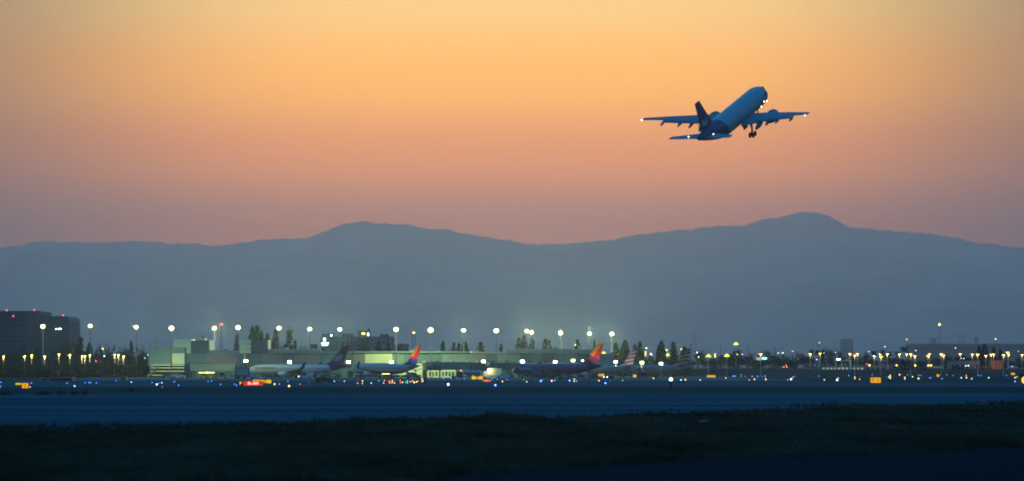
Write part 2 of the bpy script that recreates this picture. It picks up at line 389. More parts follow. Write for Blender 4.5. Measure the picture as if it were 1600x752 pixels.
# white airliner with the dark eagle tail
NAVY, REDP = (.018,.03,.10), (.55,.02,.03)
f1 = band_mat('white_navy_fuselage_paint', [(-60, NAVY), (-33.2, (.36,.44,.44))], (1, 0, -.5), .35)
t1 = band_mat('navy_red_fin_paint', [(-60, REDP), (-41.6, NAVY)], (1, 0, -.45), .4)
p1, fu1, fi1 = parked('white airliner with navy tail and dark lettering docked at the jet bridge', 386, 1040, 174, narrowbody(f1, t1, winglet_mat=mat('navy_paint', NAVY, .4), wing=mat('dull_wing_paint', (.12,.14,.16), .5)), .93)
m_let_n = mat('navy_lettering', NAVY, .5)
for s in (-1, 1): text('lettering', 'AEROMEXICO', 1.25, m_let_n, fu1, (-7.2, s*1.93, .75), (R(90), 0, R(0 if s < 0 else 180)), .02, 'CENTER', sx=1.)
def emblem(fin, poly, m, off=.33, name='emblem'):
    for s in (-1, 1):
        y = s*off; MB().prism(poly, min(y, y+s*.03), max(y, y+s*.03)).build(name, m, fin)
emblem(fi1, [(-33.6,3.6),(-34.6,3.3),(-36.2,3.5),(-37.4,4.4),(-38.2,6.0),(-37.2,5.6),(-36.6,6.6),(-36.0,5.4),(-35.2,5.6),(-34.6,4.6)], mat('pale_emblem_paint', (.22,.24,.28), .5))

# two airliners with orange and red tails
ORG, RED, BLU = (.95,.33,.01), (.85,.03,.045), (.015,.035,.22)
def heart_fin(nm, base):
    """base colour low on the fin, red behind, orange along the leading edge"""
    m = mat(nm, base, .35); t, b = nodes_of(m)
    c = t.nodes.new('ShaderNodeTexCoord')
    def dot(v):
        n = t.nodes.new('ShaderNodeVectorMath'); n.operation = 'DOT_PRODUCT'; t.links.new(c.outputs['Object'], n.inputs[0]); n.inputs[1].default_value = v; return n.outputs['Value']
    def gt(a, v, soft=.0):
        n = t.nodes.new('ShaderNodeMapRange'); t.links.new(a, n.inputs[0]); n.inputs[1].default_value = v - soft - .01; n.inputs[2].default_value = v + soft + .01; return n.outputs[0]
    def mix(f, a, bb):
        n = t.nodes.new('ShaderNodeMixRGB'); t.links.new(f, n.inputs[0])
        for i, q in ((1, a), (2, bb)):
            if isinstance(q, tuple): n.inputs[i].default_value = (*q, 1)
            else: t.links.new(q, n.inputs[i])
        return n.outputs[0]
    chord = dot((1, 0, .833))           # constant along the leading edge, falls towards the trailing edge
    warm = mix(gt(chord, -32.15), RED, ORG)
    low = mix(gt(dot((.0, 0, 1)), 3.9, .35), base, (.55,.02,.07))
    t.links.new(mix(gt(dot((-.28, 0, 1)), 14.6), low, warm), b.inputs['Base Color'])
    return m
f2 = band_mat('blue_belly_fuselage_paint', [(-9, BLU), (-1.0, (.24,.33,.35))], (.0, 0, 1), .35)
p2, fu2, fi2 = parked('airliner with bright orange and red tail fin, nose turned away behind ground equipment', 551, 1072, 132, narrowbody(f2, heart_fin('orange_red_fin_paint_blue_root', BLU), len=39.5, wing=mat('dull_wing_paint', (.2,.22,.24)), winglet_mat=mat('blue_winglet_paint', BLU, .4)), .98)
f3 = mat('deep_blue_fuselage_paint', (.012,.03,.15), .35)
p3, fu3, fi3 = parked('dark blue airliner with white titles and tall orange and red tail fin', 801, 1010, 142, narrowbody(f3, heart_fin('orange_red_fin_paint_maroon_root', (.10,.02,.08)), eng=f3, wing=mat('dull_wing_paint', (.2,.22,.24)), winglet_mat=mat('orange_winglet_paint', ORG, .4)), .98)
for s in (-1, 1): text('lettering', 'Southwest', 1.45, mat('pale_lettering', (.6,.65,.75), .5), fu3, (-7.4, s*1.93, .35), (R(90), 0, R(0 if s < 0 else 180)), .02)
# two airliners with striped tails
f4 = mat('silver_fuselage_paint', (.13,.17,.19), .35)
STRIPE = [(-6, (.06,.1,.2))] + [(-2.6 + i*.78, ((.72,.73,.75), (.70,.035,.05))[i % 2]) for i in range(6)] + [(2.1 + i*.7, ((.6,.66,.7), (.03,.07,.2))[i % 2]) for i in range(5)]
def striped(nm, k=1.): return band_mat(nm, [(p, tuple(q*k for q in c)) for p, c in STRIPE], (.14, 0, 1), .4)
p4, fu4, fi4 = parked('silver airliner with red and white striped tail beside dark conifers', 886, 1100, 138, narrowbody(f4, striped('striped_fin_paint_bright'), eng=f4, wing=mat('dull_wing_paint', (.2,.22,.24))), .86)
p5, fu5, fi5 = parked('dim silver airliner with striped tail, rightmost of the parked airliners', 961, 1130, 142, narrowbody(f4, striped('striped_fin_paint_shaded', .3), eng=f4, wing=mat('dull_wing_paint', (.2,.22,.24))), .90)  # same stripes darkened: the dimmer light here is put into the fin paint
def logo_light(root, x, z, power, col=(1,.9,.7)):
    """the lamp on each tail plane that lights the fin"""
    for s in (-1, 1):
        l = bpy.data.lights.new('logo_light', 'SPOT'); l.energy = power; l.color = col; l.spot_size = R(100); l.spot_blend = .6; l.shadow_soft_size = .15
        o = bpy.data.objects.new('logo_light', l); C.objects.link(o); o.parent = root; o.location = (x, s*4.6, z)
        dv = Vector((-37, 0, 6.4)) - Vector(o.location); o.rotation_euler = dv.to_track_quat('-Z', 'Y').to_euler()
logo_light(p2, -36.5, 2.0, 1300); logo_light(p3, -36.5, 2.0, 1000); logo_light(p4, -36.5, 2.0, 260); logo_light(p1, -36.5, 2.0, 60)

# ------------------------------------------------------------------ buildings
m_pale = mat('pale_floodlit_stucco', (.68,.72,.46), .85, col2=(.74,.78,.52), scale=.25)  # light walls, with the floodlights' yellow-green put into their colour
m_wallA = mat('grey_concrete_wall', (.10,.19,.22), .85, col2=(.14,.23,.26), scale=.12)
m_wallB = mat('warm_grey_concrete', (.17,.27,.27), .85, col2=(.22,.32,.31), scale=.15)
m_wallC = mat('blue_grey_cladding', (.07,.12,.15), .7, col2=(.10,.15,.18), scale=.2)
m_brown = mat('brown_grey_wall', (.24,.22,.22), .85, col2=(.28,.25,.25), scale=.2)
m_trim = mat('light_metal_trim', (.36,.42,.42), .5)
m_open = mat('dark_opening', (.02,.025,.03), .4)
m_steel = mat('galvanised_steel', (.3,.31,.32), .5, metal=.3)
m_darkst = mat('dark_painted_steel', (.03,.035,.04), .5)
m_teal = mat('teal_grey_metal', (.14,.24,.26), .55, col2=(.18,.28,.3), scale=.4)
def wb(mb, name, m, root, smooth=False, parent=None):
    """build shapes given in world coordinates as a part of ROOT (or of one of its parts)"""
    L0 = root.location; mb.v = [(x-L0[0], y-L0[1], z-L0[2]) for x, y, z in mb.v]
    return mb.build(name, m, parent or root, smooth)
def pbox(x0, x1, yt, yb, d, depth, mb=None):
    """box whose front face stands at distance d and spans those photo columns and rows; yb None = down to the ground"""
    return (mb or MB()).box(X(x0, d), X(x1, d), d, d + depth, 0 if yb is None else Z(yb, d), Z(yt, d))

TD = 1110.
T = thing('terminal_building', 'long low pale airport terminal with stepped roof blocks behind the parked airliners', 'terminal', (X(600, TD), TD, 0))
def tp(name, x0, x1, yt, yb, off, depth, m, parent=None): return wb(pbox(x0, x1, yt, yb, TD + off, depth), name, m, T, parent=parent)
w_main = tp('concourse_wall', 288.5, 960, 552.5, None, 0, 42, m_wallA)
w_left = tp('wing_wall', 233, 288.5, 543, None, -5, 40, m_wallB)
# cladding panels along the concourse, each slightly proud
edges = [289,306,322,339,355,372,392,409,421,440,460,480,500,518,535,552]
for a, b in zip(edges, edges[1:]): tp('wall_panel', a+.25, b-.25, 553.2, 567.2, -.12 - .05*rnd.random(), .1, rnd.choice([m_wallA, m_wallA, m_wallB, m_wallC, m_brown]), w_main)
tp('wall_panel', 552.3, 569.8, 553, 568.5, -.3, .28, m_brown, w_main)
tp('wall_panel', 570.2, 613, 552.6, 567.6, -.45, .4, m_pale, w_main)
edges = [613.5,632,651,669,690,707,730,742,760,777,795,812,830,848,866,884,902,921,940,959.6]
for i, (a, b) in enumerate(zip(edges, edges[1:])): tp('wall_panel', a+.25, b-.25, 553.2, 566.6, -.12 - .05*rnd.random(), .1, m_wallB if 4 <= i <= 6 or rnd.random() < .25 else rnd.choice([m_wallA, m_wallA, m_wallC, m_brown]), w_main)
for x in range(296, 960, 19):                                        # ground floor bays
    tp('service_door', x, x + 9, 578 + rnd.random()*2, None, -.08, .06, m_open if rnd.random() < .6 else m_wallC, w_main)
for x in range(430, 955, 26): tp('window', x, x + 15, 570.3, 574.2, -.08, .06, m_open, w_main)
tp('ledge', 289, 372, 568.0, 568.9, -1.2, 1.2, m_trim, w_main); tp('ledge', 392, 552, 567.9, 568.7, -1.0, 1.0, m_trim, w_main); tp('ledge', 660, 959, 567.0, 567.8, -1.4, 1.4, m_trim, w_main)
tp('roof_block', 271, 298, 530.2, 552.4, 1, 16, m_pale); tp('roof_block', 298.6, 327, 532, 552.3, 2, 18, m_wallC); tp('roof_cabin', 309, 320.5, 528.2, 531.9, 5, 6, m_pale)
tp('wall_panel', 267, 288.2, 552.4, 569, -5.4, .35, m_pale, w_left)
for a, b in ((531, 537.4), (538.3, 544.8), (545.7, 552.3)): tp('wall_panel', 374.3, 392, a, b, -1.2, 8, m_pale)
tp('roof_block', 392.2, 418.5, 531.4, 552.4, .5, 14, m_wallC); tp('downpipe', 381.2, 383.6, 552.5, 561.5, -.7, .5, m_pale)
tp('parapet', 418.8, 500, 545.6, 547.2, -.4, 2, m_trim); tp('parapet', 418.8, 500, 547.4, 552.2, -.8, 6, m_wallB)
tp('parapet', 328, 373.8, 547.4, 552.2, .8, 3, m_wallB)
tp('roof_edge', 500.5, 551.5, 549, 552.2, -.6, 6, m_wallB); tp('roof_edge', 552, 735, 548.8, 551.9, -1.1, 42, m_teal)
tp('parapet', 735.5, 791.5, 550.2, 552.2, -.7, 4, m_trim); tp('parapet', 804.5, 925, 546.6, 552.1, -1.2, 3, m_wallB); tp('parapet', 792, 804, 546.8, 552.1, -1.4, 3, m_teal); tp('parapet', 806, 924, 545.6, 546.4, -.9, 3, m_trim)
tp('roof_box', 484.5, 496.5, 538.2, 545.4, 6, 6, m_wallC)
# lower wing on the left: slabs and dark bays
for a, b in ((570, 571.6), (574.2, 575.8), (579.4, 581.0), (586, 587.4)): tp('floor_slab', 236 if a < 580 else 231, 288, a, b, -9, 4, m_pale, w_left)
for k in range(7): tp('bay_opening', 246 + k*6, 250.4 + k*6, 571.8, 574, -5.4, .3, m_open, w_left)
for k in range(5): tp('railing_post', 262 + k*5.2, 262.6 + k*5.2, 567.4, 570, -9, .15, m_trim, w_left)
sb = MB()
for k in range(9): sb.box(X(229 + k*1.9, TD-11), X(231.4 + k*1.9, TD-11), TD-11, TD-9, Z(589 - k*2, TD) - .3, Z(589 - k*2, TD))
o = wb(sb, 'stairs', m_wallB, T); 
tp('lower_wall', 613.5, 660, 568.5, None, -2.5, 2.4, m_pale); tp('lower_wall', 668, 712, 578.2, None, -3.2, 3, m_pale); tp('lower_wall', 757, 781, 577.5, None, -2.6, 2.5, m_pale)
for k in range(8): tp('lower_bay', 670 + k*5.2, 672.6 + k*5.2, 581, 586.5 + rnd.random()*2, -3.4, .15, rnd.choice([m_open, m_wallC]))
for k in range(4): tp('vent', 622 + k*9, 626 + k*9, 570.5, 573, -2.7, .15, m_open)
for x, w, yt in ((560,5,551.5),(700,4,547),(640,5,546.6),(865,6,543.5),(745,3,548),(836,4,544),(905,3,543),(350,5,546),(445,4,543.6)): tp('roof_unit', x, x+w, yt, 549 if 552 < x < 735 else 552.3, 9, 4, m_wallC if rnd.random() < .5 else m_trim)
# clutter on the canopy above the gates
for k in range(14): 
    x = 663 + k*20.5 + rnd.uniform(-4, 4); tp('canopy_unit', x, x + rnd.uniform(2, 6), 564 - rnd.random()*1.2, 566.9, -1.2, 1.0, rnd.choice([m_trim, m_wallC, m_open]))

# satellite dish on the roof
dr = thing('satellite_dish', 'tilted yellowish satellite dish on the terminal roof', 'satellite dish', (X(478, 1113), 1113, Z(552.5, TD)))
di = MB(); di.rings([[(1.35*k*math.cos(a), -.35 + .45*k*k - .3, 1.35*k*math.sin(a)) for a in (2*math.pi*i/16 for i in range(16))] for k in (.05, .4, .7, 1)], cap=False)
o = di.build('reflector', mat('yellow_lit_dish_paint', (.6,.58,.2), .5), dr, True); o.location = (0, -.4, 1.9); o.rotation_euler = (R(20), R(38), 0)  # yellow lamplight on the dish is put into its paint colour
MB().tube([(0,0,0), (0,-.1,1.7)], [.12,.1]).build('mast', m_steel, dr); MB().tube([(0,-.9,1.9), (-.3,-1.6,2.4)], [.04,.06], 6).build('feed_horn', m_steel, dr)

# jet bridges
def jet_bridge(label, xr, xt0, xt1, xc0, xc1, yt, yb, d, m_side, m_cab, lit=False):
    g = thing('jet_bridge', label, 'jet bridge', (X(xt0, d), d, 0), group='jet bridges along the terminal')
    wb(MB().lathe([(X(xt0, d)-X(xr, d)+.4, Z(yb+1, d)), (X(xt0, d)-X(xr, d)+.4, Z(yt-.5, d))], (X((xr+xt0)/2, d), d+1.5, 0), 14), 'rotunda', m_cab, g, True)
    tn = wb(pbox(xt0, xt1, yt, yb, d, 3.2), 'tunnel', m_side, g)
    mb = MB(); k = xt0 + 1
    while k < xt1 - .5: mb.box(X(k, d), X(k+1.1, d), d-.09, d-.004, Z(yb-.7, d), Z(yt+.7, d)); k += 2.3
    o = wb(mb, 'corrugation', m_side, g, parent=tn); o['kind'] = 'stuff'
    wb(pbox(xt0-.4, xt1+.4, yt-.6, yt, d-.25, 3.7), 'roof_edge', m_trim, g, parent=tn)
    wb(pbox(xc0, xc1, yt+.3, yb+2, d-1.2, 4.6), 'cab', m_cab, g); wb(pbox(xc1-3.5, xc1-.8, yt+2.5, yt+6, d-1.26, .05), 'cab_window', m_open, g)
    wb(pbox(xt1+.3, xc0, yt+1, yb+.5, d+.2, 2.8), 'vestibule', m_side, g)
    for x in (xt0 + 3, xt1 - 6): wb(MB().box(X(x, d), X(x+1.8, d), d+1, d+1.8, .02, Z(yb, d)), 'support_column', m_steel, g)
    wb(MB().lathe([(.3,-.25),(.6,-.25),(.6,.25),(.3,.25)], (X(xt1-5, d), d+.7, .62), 12, 'y'), 'drive_wheel', m_dark, g)
    st = MB()
    for k in range(10): st.box(X(xt1+8-k*1.1, d), X(xt1+9.2-k*1.1, d), d-2.4, d-1.5, 4.2-k*.42-.08, 4.2-k*.42)
    st.tube([(X(xt1+9, d), d-2.4, 5.1), (X(xt1-2, d), d-2.4, 1.0)], [.05,.05], 5)
    wb(st, 'service_stairs', m_trim, g); return g
m_brpale = mat('cream_bridge_panels', (.6,.64,.42), .7)
jb1 = jet_bridge('cream ribbed jet bridge reaching to the nose of the white airliner', 291.5, 297, 357.5, 367, 386, 568, 580, 1060, m_brpale, m_wallC)
jb2 = jet_bridge('teal grey jet bridge with round rotunda left of the fuel tanker', 671.5, 683, 733, 735, 757.5, 566.5, 578, 1072, m_teal, mat('dark_teal_metal', (.05,.10,.12), .5))
jb3 = jet_bridge('dim blue grey jet bridge beside the dark blue airliner', 757, 764, 806, 810, 821, 567.5, 579, 1080, m_wallC, mat('dark_teal_metal', (.05,.10,.12)))

# the hotel behind the terminal
HD = 1420.
H = thing('hotel_building', 'blocky blue grey hotel with a small white lit sign on its roofline', 'building', (X(556, HD), HD, 0))
m_hot = mat('hotel_stucco', (.16,.22,.25), .8, col2=(.2,.26,.29), scale=.1); m_hot2 = mat('hotel_dark_stucco', (.10,.15,.18), .8)
def hp(name, x0, x1, yt, yb, off, dep, m, parent=None): return wb(pbox(x0, x1, yt, yb, HD+off, dep), name, m, H, parent=parent)
hw = hp('wall', 501, 612, 526, None, 0, 30, m_hot2)
for a, b, y in ((503, 521, 521.6), (534.5, 551, 521.4), (558.5, 574, 517.2), (593.5, 606, 522)): hp('roof_tower', a, b, y, 526, 1, 12, m_hot2)
wb(MB().prism([(X(573.6,HD), Z(517.5,HD)), (X(574.2,HD), Z(514,HD)), (X(576,HD), Z(513.3,HD)), (X(578.4,HD), Z(519,HD)), (X(579,HD), Z(526,HD)), (X(573.6,HD), Z(526,HD))], HD-1, HD+4), 'roof_fin', m_hot2, H)
for a, b, y in ((533, 549, 528), (551, 557, 530), (578.5, 592, 527.5), (594, 611, 527)): hp('wall_bay', a, b, y, None, -.6, .6, m_hot, hw)
for r_ in range(5):
    for c_ in range(17):
        x = 504 + c_*6.3
        if 516 < x < 533 or rnd.random() < .25: continue
        hp('window', x, x + 2.6, 529 + r_*5.2, 531.6 + r_*5.2, -.75, .12, m_open, hw)
m_signw = mat('white_lit_sign', (.9,.95,.95), emit=(.75,1,.95), strength=3)
hp('sign_emblem', 505.2, 508.8, 528.2, 533.2, -1.0, .2, m_signw); hp('sign_line', 502.2, 513.8, 535.2, 537.3, -1.0, .2, m_signw); hp('sign_line', 502.6, 512.4, 538.4, 540.3, -1.0, .2, m_signw)
m_or = mat('orange_lamp', (.9,.6,.3), emit=(1,.5,.08), strength=9); m_ww = mat('cool_lamp', (.9,.9,.9), emit=(.8,1,1), strength=7)
hp('roof_lamp', 565.5, 570, 520.4, 522.7, -.9, .3, m_or); hp('roof_lamp', 574.2, 576.2, 520.6, 524.8, -1.3, .3, m_ww); hp('roof_lamp', 516.6, 518.8, 523.3, 525.3, -.6, .3, m_ww)
# dark office block at the left edge
OD = 1550.
OB = thing('office_building', 'dark blue stepped office block at the left edge with red roof beacons', 'building', (X(50, OD), OD, 0))
m_off = mat('office_cladding', (.03,.09,.115), .6, col2=(.04,.105,.13), scale=.08)
m_offw = mat('office_window_band', (.025,.075,.10), .35)
def op(name, x0, x1, yt, yb, off, dep, m, parent=None): return wb(pbox(x0, x1, yt, yb, OD+off, dep), name, m, OB, parent=parent)
ow = op('main_block', -60, 59.6, 486, None, 0, 45, m_off)
wb(MB().prism([(X(60,OD), 0), (X(60,OD), Z(494,OD)), (X(102,OD), Z(494,OD)), (X(106,OD), Z(497,OD)), (X(107.8,OD), Z(503,OD)), (X(107.8,OD), 0)], OD+1, OD+40), 'lower_block', m_off, OB)
for r_ in range(9): op('window_band', -40, 57, 491 + r_*8.2, 494.5 + r_*8.2, -.1, .1, m_offw, ow)
m_redb = mat('red_beacon', (.5,.05,.05), emit=(1,.08,.10), strength=5)
for x, y in ((10, 485), (53, 484.2), (21, 494), (99, 492.9)): wb(MB().ball((X(x,OD), OD-.5 if y > 490 else OD+1, Z(y,OD)), .32, 8, 5), 'beacon', m_redb, OB)
op('lit_window', 86.5, 89, 513.6, 514.8, .6, .3, m_ww); op('lit_window', 91.5, 95.5, 513.3, 514.8, .6, .3, m_ww)
# brown building with rooftop shrubs, between hotel and lattice tower
def simple_building(name, label, x0, x1, yt, d, depth, m, cat='building', windows=0, wm_=None, roof=m_trim, group=None, yb=None):
    g = thing(name, label, cat, (X((x0+x1)/2, d), d, 0), group=group)
    w = wb(pbox(x0, x1, yt, yb, d, depth), 'wall', m, g)
    wb(pbox(x0-.3, x1+.3, yt-.5, yt, d-.4, depth+.8), 'roof', roof, g)
    for k in range(windows):
        a = x0 + (x1-x0)*(k+.25)/windows; b = x0 + (x1-x0)*(k+.75)/windows; h = 572 + 4500*4.5/d
        wb(pbox(a, b, yt + (h-yt)*.25, yt + (h-yt)*.65, d-.08, .07), 'window', wm_ or m_open, g, parent=w)
    return g
simple_building('flat_roofed_building', 'low brown grey flat building between the hotel and the lattice tower', 613.5, 637.5, 538, 1300, 14, m_brown, windows=3)
m_hazy = mat('distant_concrete', (.2,.21,.22), .9)
simple_building('distant_tower_block', 'faint boxy building on the skyline above the lit canopy', 1315.5, 1333, 534, 3200, 20, m_hazy, windows=3)
simple_building('distant_tower_block', 'faint squat block left of the tall orange topped mast', 1455, 1463.5, 531, 4200, 20, m_hazy, windows=2)
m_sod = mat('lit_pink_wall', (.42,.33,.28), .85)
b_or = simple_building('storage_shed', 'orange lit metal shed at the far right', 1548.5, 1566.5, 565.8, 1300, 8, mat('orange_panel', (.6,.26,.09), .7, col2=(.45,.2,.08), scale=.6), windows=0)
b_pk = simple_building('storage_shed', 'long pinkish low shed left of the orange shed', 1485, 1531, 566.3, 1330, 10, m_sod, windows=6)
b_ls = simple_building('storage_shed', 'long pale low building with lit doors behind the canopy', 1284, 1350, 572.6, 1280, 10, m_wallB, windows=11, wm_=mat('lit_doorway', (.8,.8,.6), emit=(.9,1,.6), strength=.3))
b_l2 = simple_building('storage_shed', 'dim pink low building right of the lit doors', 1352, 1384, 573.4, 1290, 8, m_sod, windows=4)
simple_building('equipment_shed', 'low reddish brown shed beyond the shrubs at far left', 78, 113, 590.5, 860, 5, mat('red_brown_metal', (.22,.09,.07), .7), windows=2)
simple_building('equipment_shed', 'small grey hut left of the reddish brown shed', 63, 76, 591, 860, 4, m_wallB, windows=1)
simple_building('utility_cabinet', 'small orange lit cabinet left of the terminal', 190, 197, 589.5, 870, 2, mat('rust_orange_metal', (.5,.2,.08), .6), cat='cabinet', windows=2)
point_light(b_or, (-1.5, -4.5, 4.6), 300, (1,.45,.08)); point_light(b_pk, (4, -4, 4.5), 120, (1,.55,.2))
ca = thing('fuel_canopy', 'small lit service canopy on posts in front of the long pale building', 'canopy', (X(1317, 1250), 1250, 0))
wb(pbox(1305, 1331, 564.6, 566.2, 1250, 7), 'roof', m_pale, ca)
for x in (1306, 1314.5, 1329): wb(MB().box(X(x,1250), X(x+1.6,1250), 1251, 1251.5, 0, Z(566.3,1250)), 'post', m_pale, ca)
wb(pbox(1308, 1313, 562.6, 564.5, 1252, 2), 'roof_sign', m_ww, ca)
point_light(ca, (0, 2.5, 4.6), 500, (.85,1,.5))
ss = thing('store_sign', 'white and cyan lit store sign among the dark trees', 'sign', (X(1190, 1400), 1400, 0))
wb(pbox(1182, 1190.5, 558.8, 563, 1400, .4), 'panel', mat('dim_sign_panel', (.6,.6,.55), emit=(.8,.8,.65), strength=.5), ss)
wb(pbox(1190.7, 1198, 558.3, 562, 1400, .4), 'panel', mat('cyan_sign_panel', (.3,.8,.9), emit=(.3,.95,1), strength=1.8), ss)
for x in (1184, 1196): wb(MB().box(X(x,1400)-.15, X(x,1400)+.15, 1400.5, 1400.8, 0, Z(562,1400)), 'post', m_darkst, ss)
ov = thing('overpass', 'long pale grey overpass across the right horizon', 'bridge', (X(1510, 2300), 2300, 0))
wb(pbox(1418, 1680, 543.6, 547.5, 2300, 12), 'deck', m_hazy, ov); wb(pbox(1418, 1680, 542.6, 543.4, 2299, .4), 'railing', m_hazy, ov)
wb(pbox(1418, 1680, 547.6, None, 2302, 8), 'embankment', m_hazy, ov)

# ------------------------------------------------------------------ masts, lattice towers
def lattice(label, px, yt, d, w, m, beacon=None, name='lattice_tower'):
    h = Z(yt, d); g = thing(name, label, 'tower', (X(px, d), d, 0))
    for sx_ in (-1, 1):
        for sy_ in (-1, 1): MB().tube([(sx_*w, sy_*w, 0), (sx_*w*.35, sy_*w*.35, h)], [.13, .09], 5).build('corner_post', m, g)
    mb = MB(); n = max(5, int(h/3))
    for k in range(n):
        z0, z1 = h*k/n, h*(k+1)/n; w0, w1 = w*(1-.65*k/n), w*(1-.65*(k+1)/n)
        mb.tube([(-w0,-w0,z0), (w1,-w1,z1)], [.06,.06], 4).tube([(w0,-w0,z0), (-w1,-w1,z1)], [.06,.06], 4).tube([(-w0,w0,z0), (w1,w1,z1)], [.06,.06], 4).tube([(w1,-w1,z1), (-w1,-w1,z1)], [.05,.05], 4)
    o = mb.build('bracing', m, g); o['kind'] = 'stuff'
    if beacon: MB().ball((0, 0, h + .4), .45*d/1200, 8, 5).build('beacon', beacon, g)
    return g
m_redo = mat('red_orange_beacon', (.6,.2,.1), emit=(1,.4,.12), strength=6)
lattice('lattice tower with orange beacon right of the hotel', 646.5, 521.5, 1300, 1.6, m_steel, m_redo)
tw = lattice('faint lattice tower right of the striped tails', 1084, 519, 2600, 3.0, m_hazy)
lattice('thin lattice tower with red beacons left of the big conifer', 346, 508, 1700, .9, m_hazy, m_redb)
lattice('tall faint tower with orange top on right skyline', 1468, 511.5, 3200, 2.2, m_hazy, m_or)
wt = thing('water_tower', 'faint water tower on the right skyline', 'tower', (X(1525.5, 4200), 4200, 0))
wb(MB().lathe([(.5, 36), (3.2, 38), (3.4, 44), (.4, 47)], (wt.location[0], 4200, 0)), 'tank', m_hazy, wt, True)
for a in range(4): wb(MB().tube([(wt.location[0]+4*math.cos(a*1.57+.8), 4200+4*math.sin(a*1.57+.8), 0), (wt.location[0]+2.4*math.cos(a*1.57+.8), 4200+2.4*math.sin(a*1.57+.8), 39)], [.35,.3], 6), 'leg', m_hazy, wt)
gf = thing('gantry_frame', 'faint steel gantry on the right skyline', 'gantry', (X(1502, 4000), 4000, 0))
for x in (1499, 1505): wb(MB().tube([(X(x,4000), 4000, 0), (X(x,4000), 4000, Z(528,4000))], [.6,.5], 6), 'post', m_hazy, gf)
wb(pbox(1497, 1507, 527.4, 529, 3999, 2), 'crossbeam', m_hazy, gf)
cr = thing('tent_mast', 'thin mast with slack guy wires above the terminal left wing', 'mast', (X(244, 1300), 1300, 0))
wb(MB().tube([(X(244,1300), 1300, 0), (X(244,1300), 1300, Z(529,1300))], [.22,.12], 6), 'pole', m_steel, cr)
for x1 in (232, 264): wb(MB().tube([(X(244,1300), 1300, Z(530,1300)), (X((244+x1)/2,1300), 1300, Z(535 if x1 < 240 else 533,1300)), (X(x1,1300), 1300, Z(543 if x1 < 240 else 538,1300))], [.06,.06,.06], 4), 'guy_wire', m_steel, cr)
thin = [(1079,537,1500),(1126,540,1600),(1168,540,1600),(1210,542,1500),(916,532,1300),(919.5,533,1300),(939,538,1300),(989,540,1250),(1278,538,1450),(1399,571,900)]
for i, (px, yt, d) in enumerate(thin):
    o = thing('thin_mast', f'thin dark unlit mast on the skyline, {fromleft(i)} of these', 'mast', (X(px, d), d, 0), group='thin unlit masts')
    MB().tube([(0,0,0), (0,0,Z(yt,d))], [.16,.1], 6).build('pole', m_darkst, o); MB().box(-.5,.5,-.06,.06,Z(yt,d)-.5,Z(yt,d)-.4).build('crossbar', m_darkst, o)

def push(o, k):
    o.location.x *= k; o.location.y *= k; o.scale = (k, k, k)
for o in [q for q in C.objects if q.parent is None and q.name.split('.')[0] in ('distant_tower_block', 'water_tower', 'gantry_frame', 'overpass')]: push(o, 2.6)
for o in [q for q in C.objects if q.parent is None and q.name.startswith('lattice_tower') and q.location.y > 2000]: push(o, 2.2)

for o in [q for q in C.objects if q.parent is None and q.name.split('.')[0] in ('storage_shed', 'fuel_canopy')]: push(o, 1.13)
bk = MB(); bk.rings([[(x, 1372 + w_*9, z_) for w_, z_ in ((-1.6,-.2),(-1,1.2 + .2*math.sin(x*.05)),(-.55,2.7 + .25*math.sin(x*.11)),(.4,3.05 + .2*math.sin(x*.07)),(1.2,-.2))] for x in [65 + 6*q for q in range(50)]])
struct(bk.build('grass_bank', m_turf, None))

# high floodlight masts: (column, lamp row, distance, power)
m_floods = [mat('floodlight_lens_'+n_, (1,1,.9), emit=c_, strength=q_) for n_, c_, q_ in (('bright', (1,.96,.36), 9), ('warm', (1,.90,.24), 6), ('pale', (.95,1,.40), 8))]
FL = [(67,510,1180,6),(141,509,1190,8),(213,511,1180,10),(268,512.5,1072,85),(335,512.5,1150,30),(372,511.5,1026,34),(436,512.5,1190,22),(484,514,1190,22),(531,514.5,1190,22),
      (619,514.5,1092,46),(673,515.5,1090,38),(724.5,516,1190,24),(775.5,516.5,1078,30),(823,517,1190,24),(830.5,519,1215,24),(876,520,1190,24),(921,521,1195,24),(956,521.5,1190,24)]
def flood_light(parent, loc, power, col, behind):
    l = bpy.data.lights.new('flood_light', 'SPOT'); l.energy = power; l.color = col; l.shadow_soft_size = .8; l.spot_size = R(160 if behind else 172); l.spot_blend = .5
    o = bpy.data.objects.new('flood_light', l); C.objects.link(o); o.parent = parent; o.location = loc
    o.rotation_euler = Vector((0, -1, -.35) if behind else (0, .12, -1)).to_track_quat('-Z', 'Y').to_euler()
for i, (px, py, d, pw) in enumerate(FL):
    h = Z(py, d)
    g = thing('floodlight_mast', f'tall floodlight mast with glowing pale yellow lamp head, {fromleft(i)} of the row', 'floodlight', (X(px, d), d, 0), group='floodlight masts above the apron')
    MB().tube([(0,0,0), (0,0,h-1), (0,0,h+.9)], [.26,.14,.12], 8).build('pole', m_steel, g)
    big = 1.25 if px == 673 else 1.0
    MB().box(-1.25*big,1.25*big,-.08,.08,h-.75,h-.6).box(-1.25*big,1.25*big,-.08,.08,h+.35,h+.5).build('crossarm', m_steel, g)
    lens = m_floods[i % 3]
    for q in range(7):                                   # a ring of six lamps round a centre one
        kx, kz = (0, 0) if q == 6 else (.62*big*math.cos(q*math.pi/3 + .4*i), .5*big*math.sin(q*math.pi/3 + .4*i))
        MB().ball((kx, -.28, h + kz - .1), (.26 + .05*(i % 3 == 0))*big, 8, 6, (1, .6, 1)).build('lamp', lens, g, True)
    flood_light(g, (0, -.9 if d > 1100 else .9, h - .1), pw*(2000 if d > 1100 else 285), (.92,1,.55) if d > 1100 else (.85,1,.38), d > 1100)

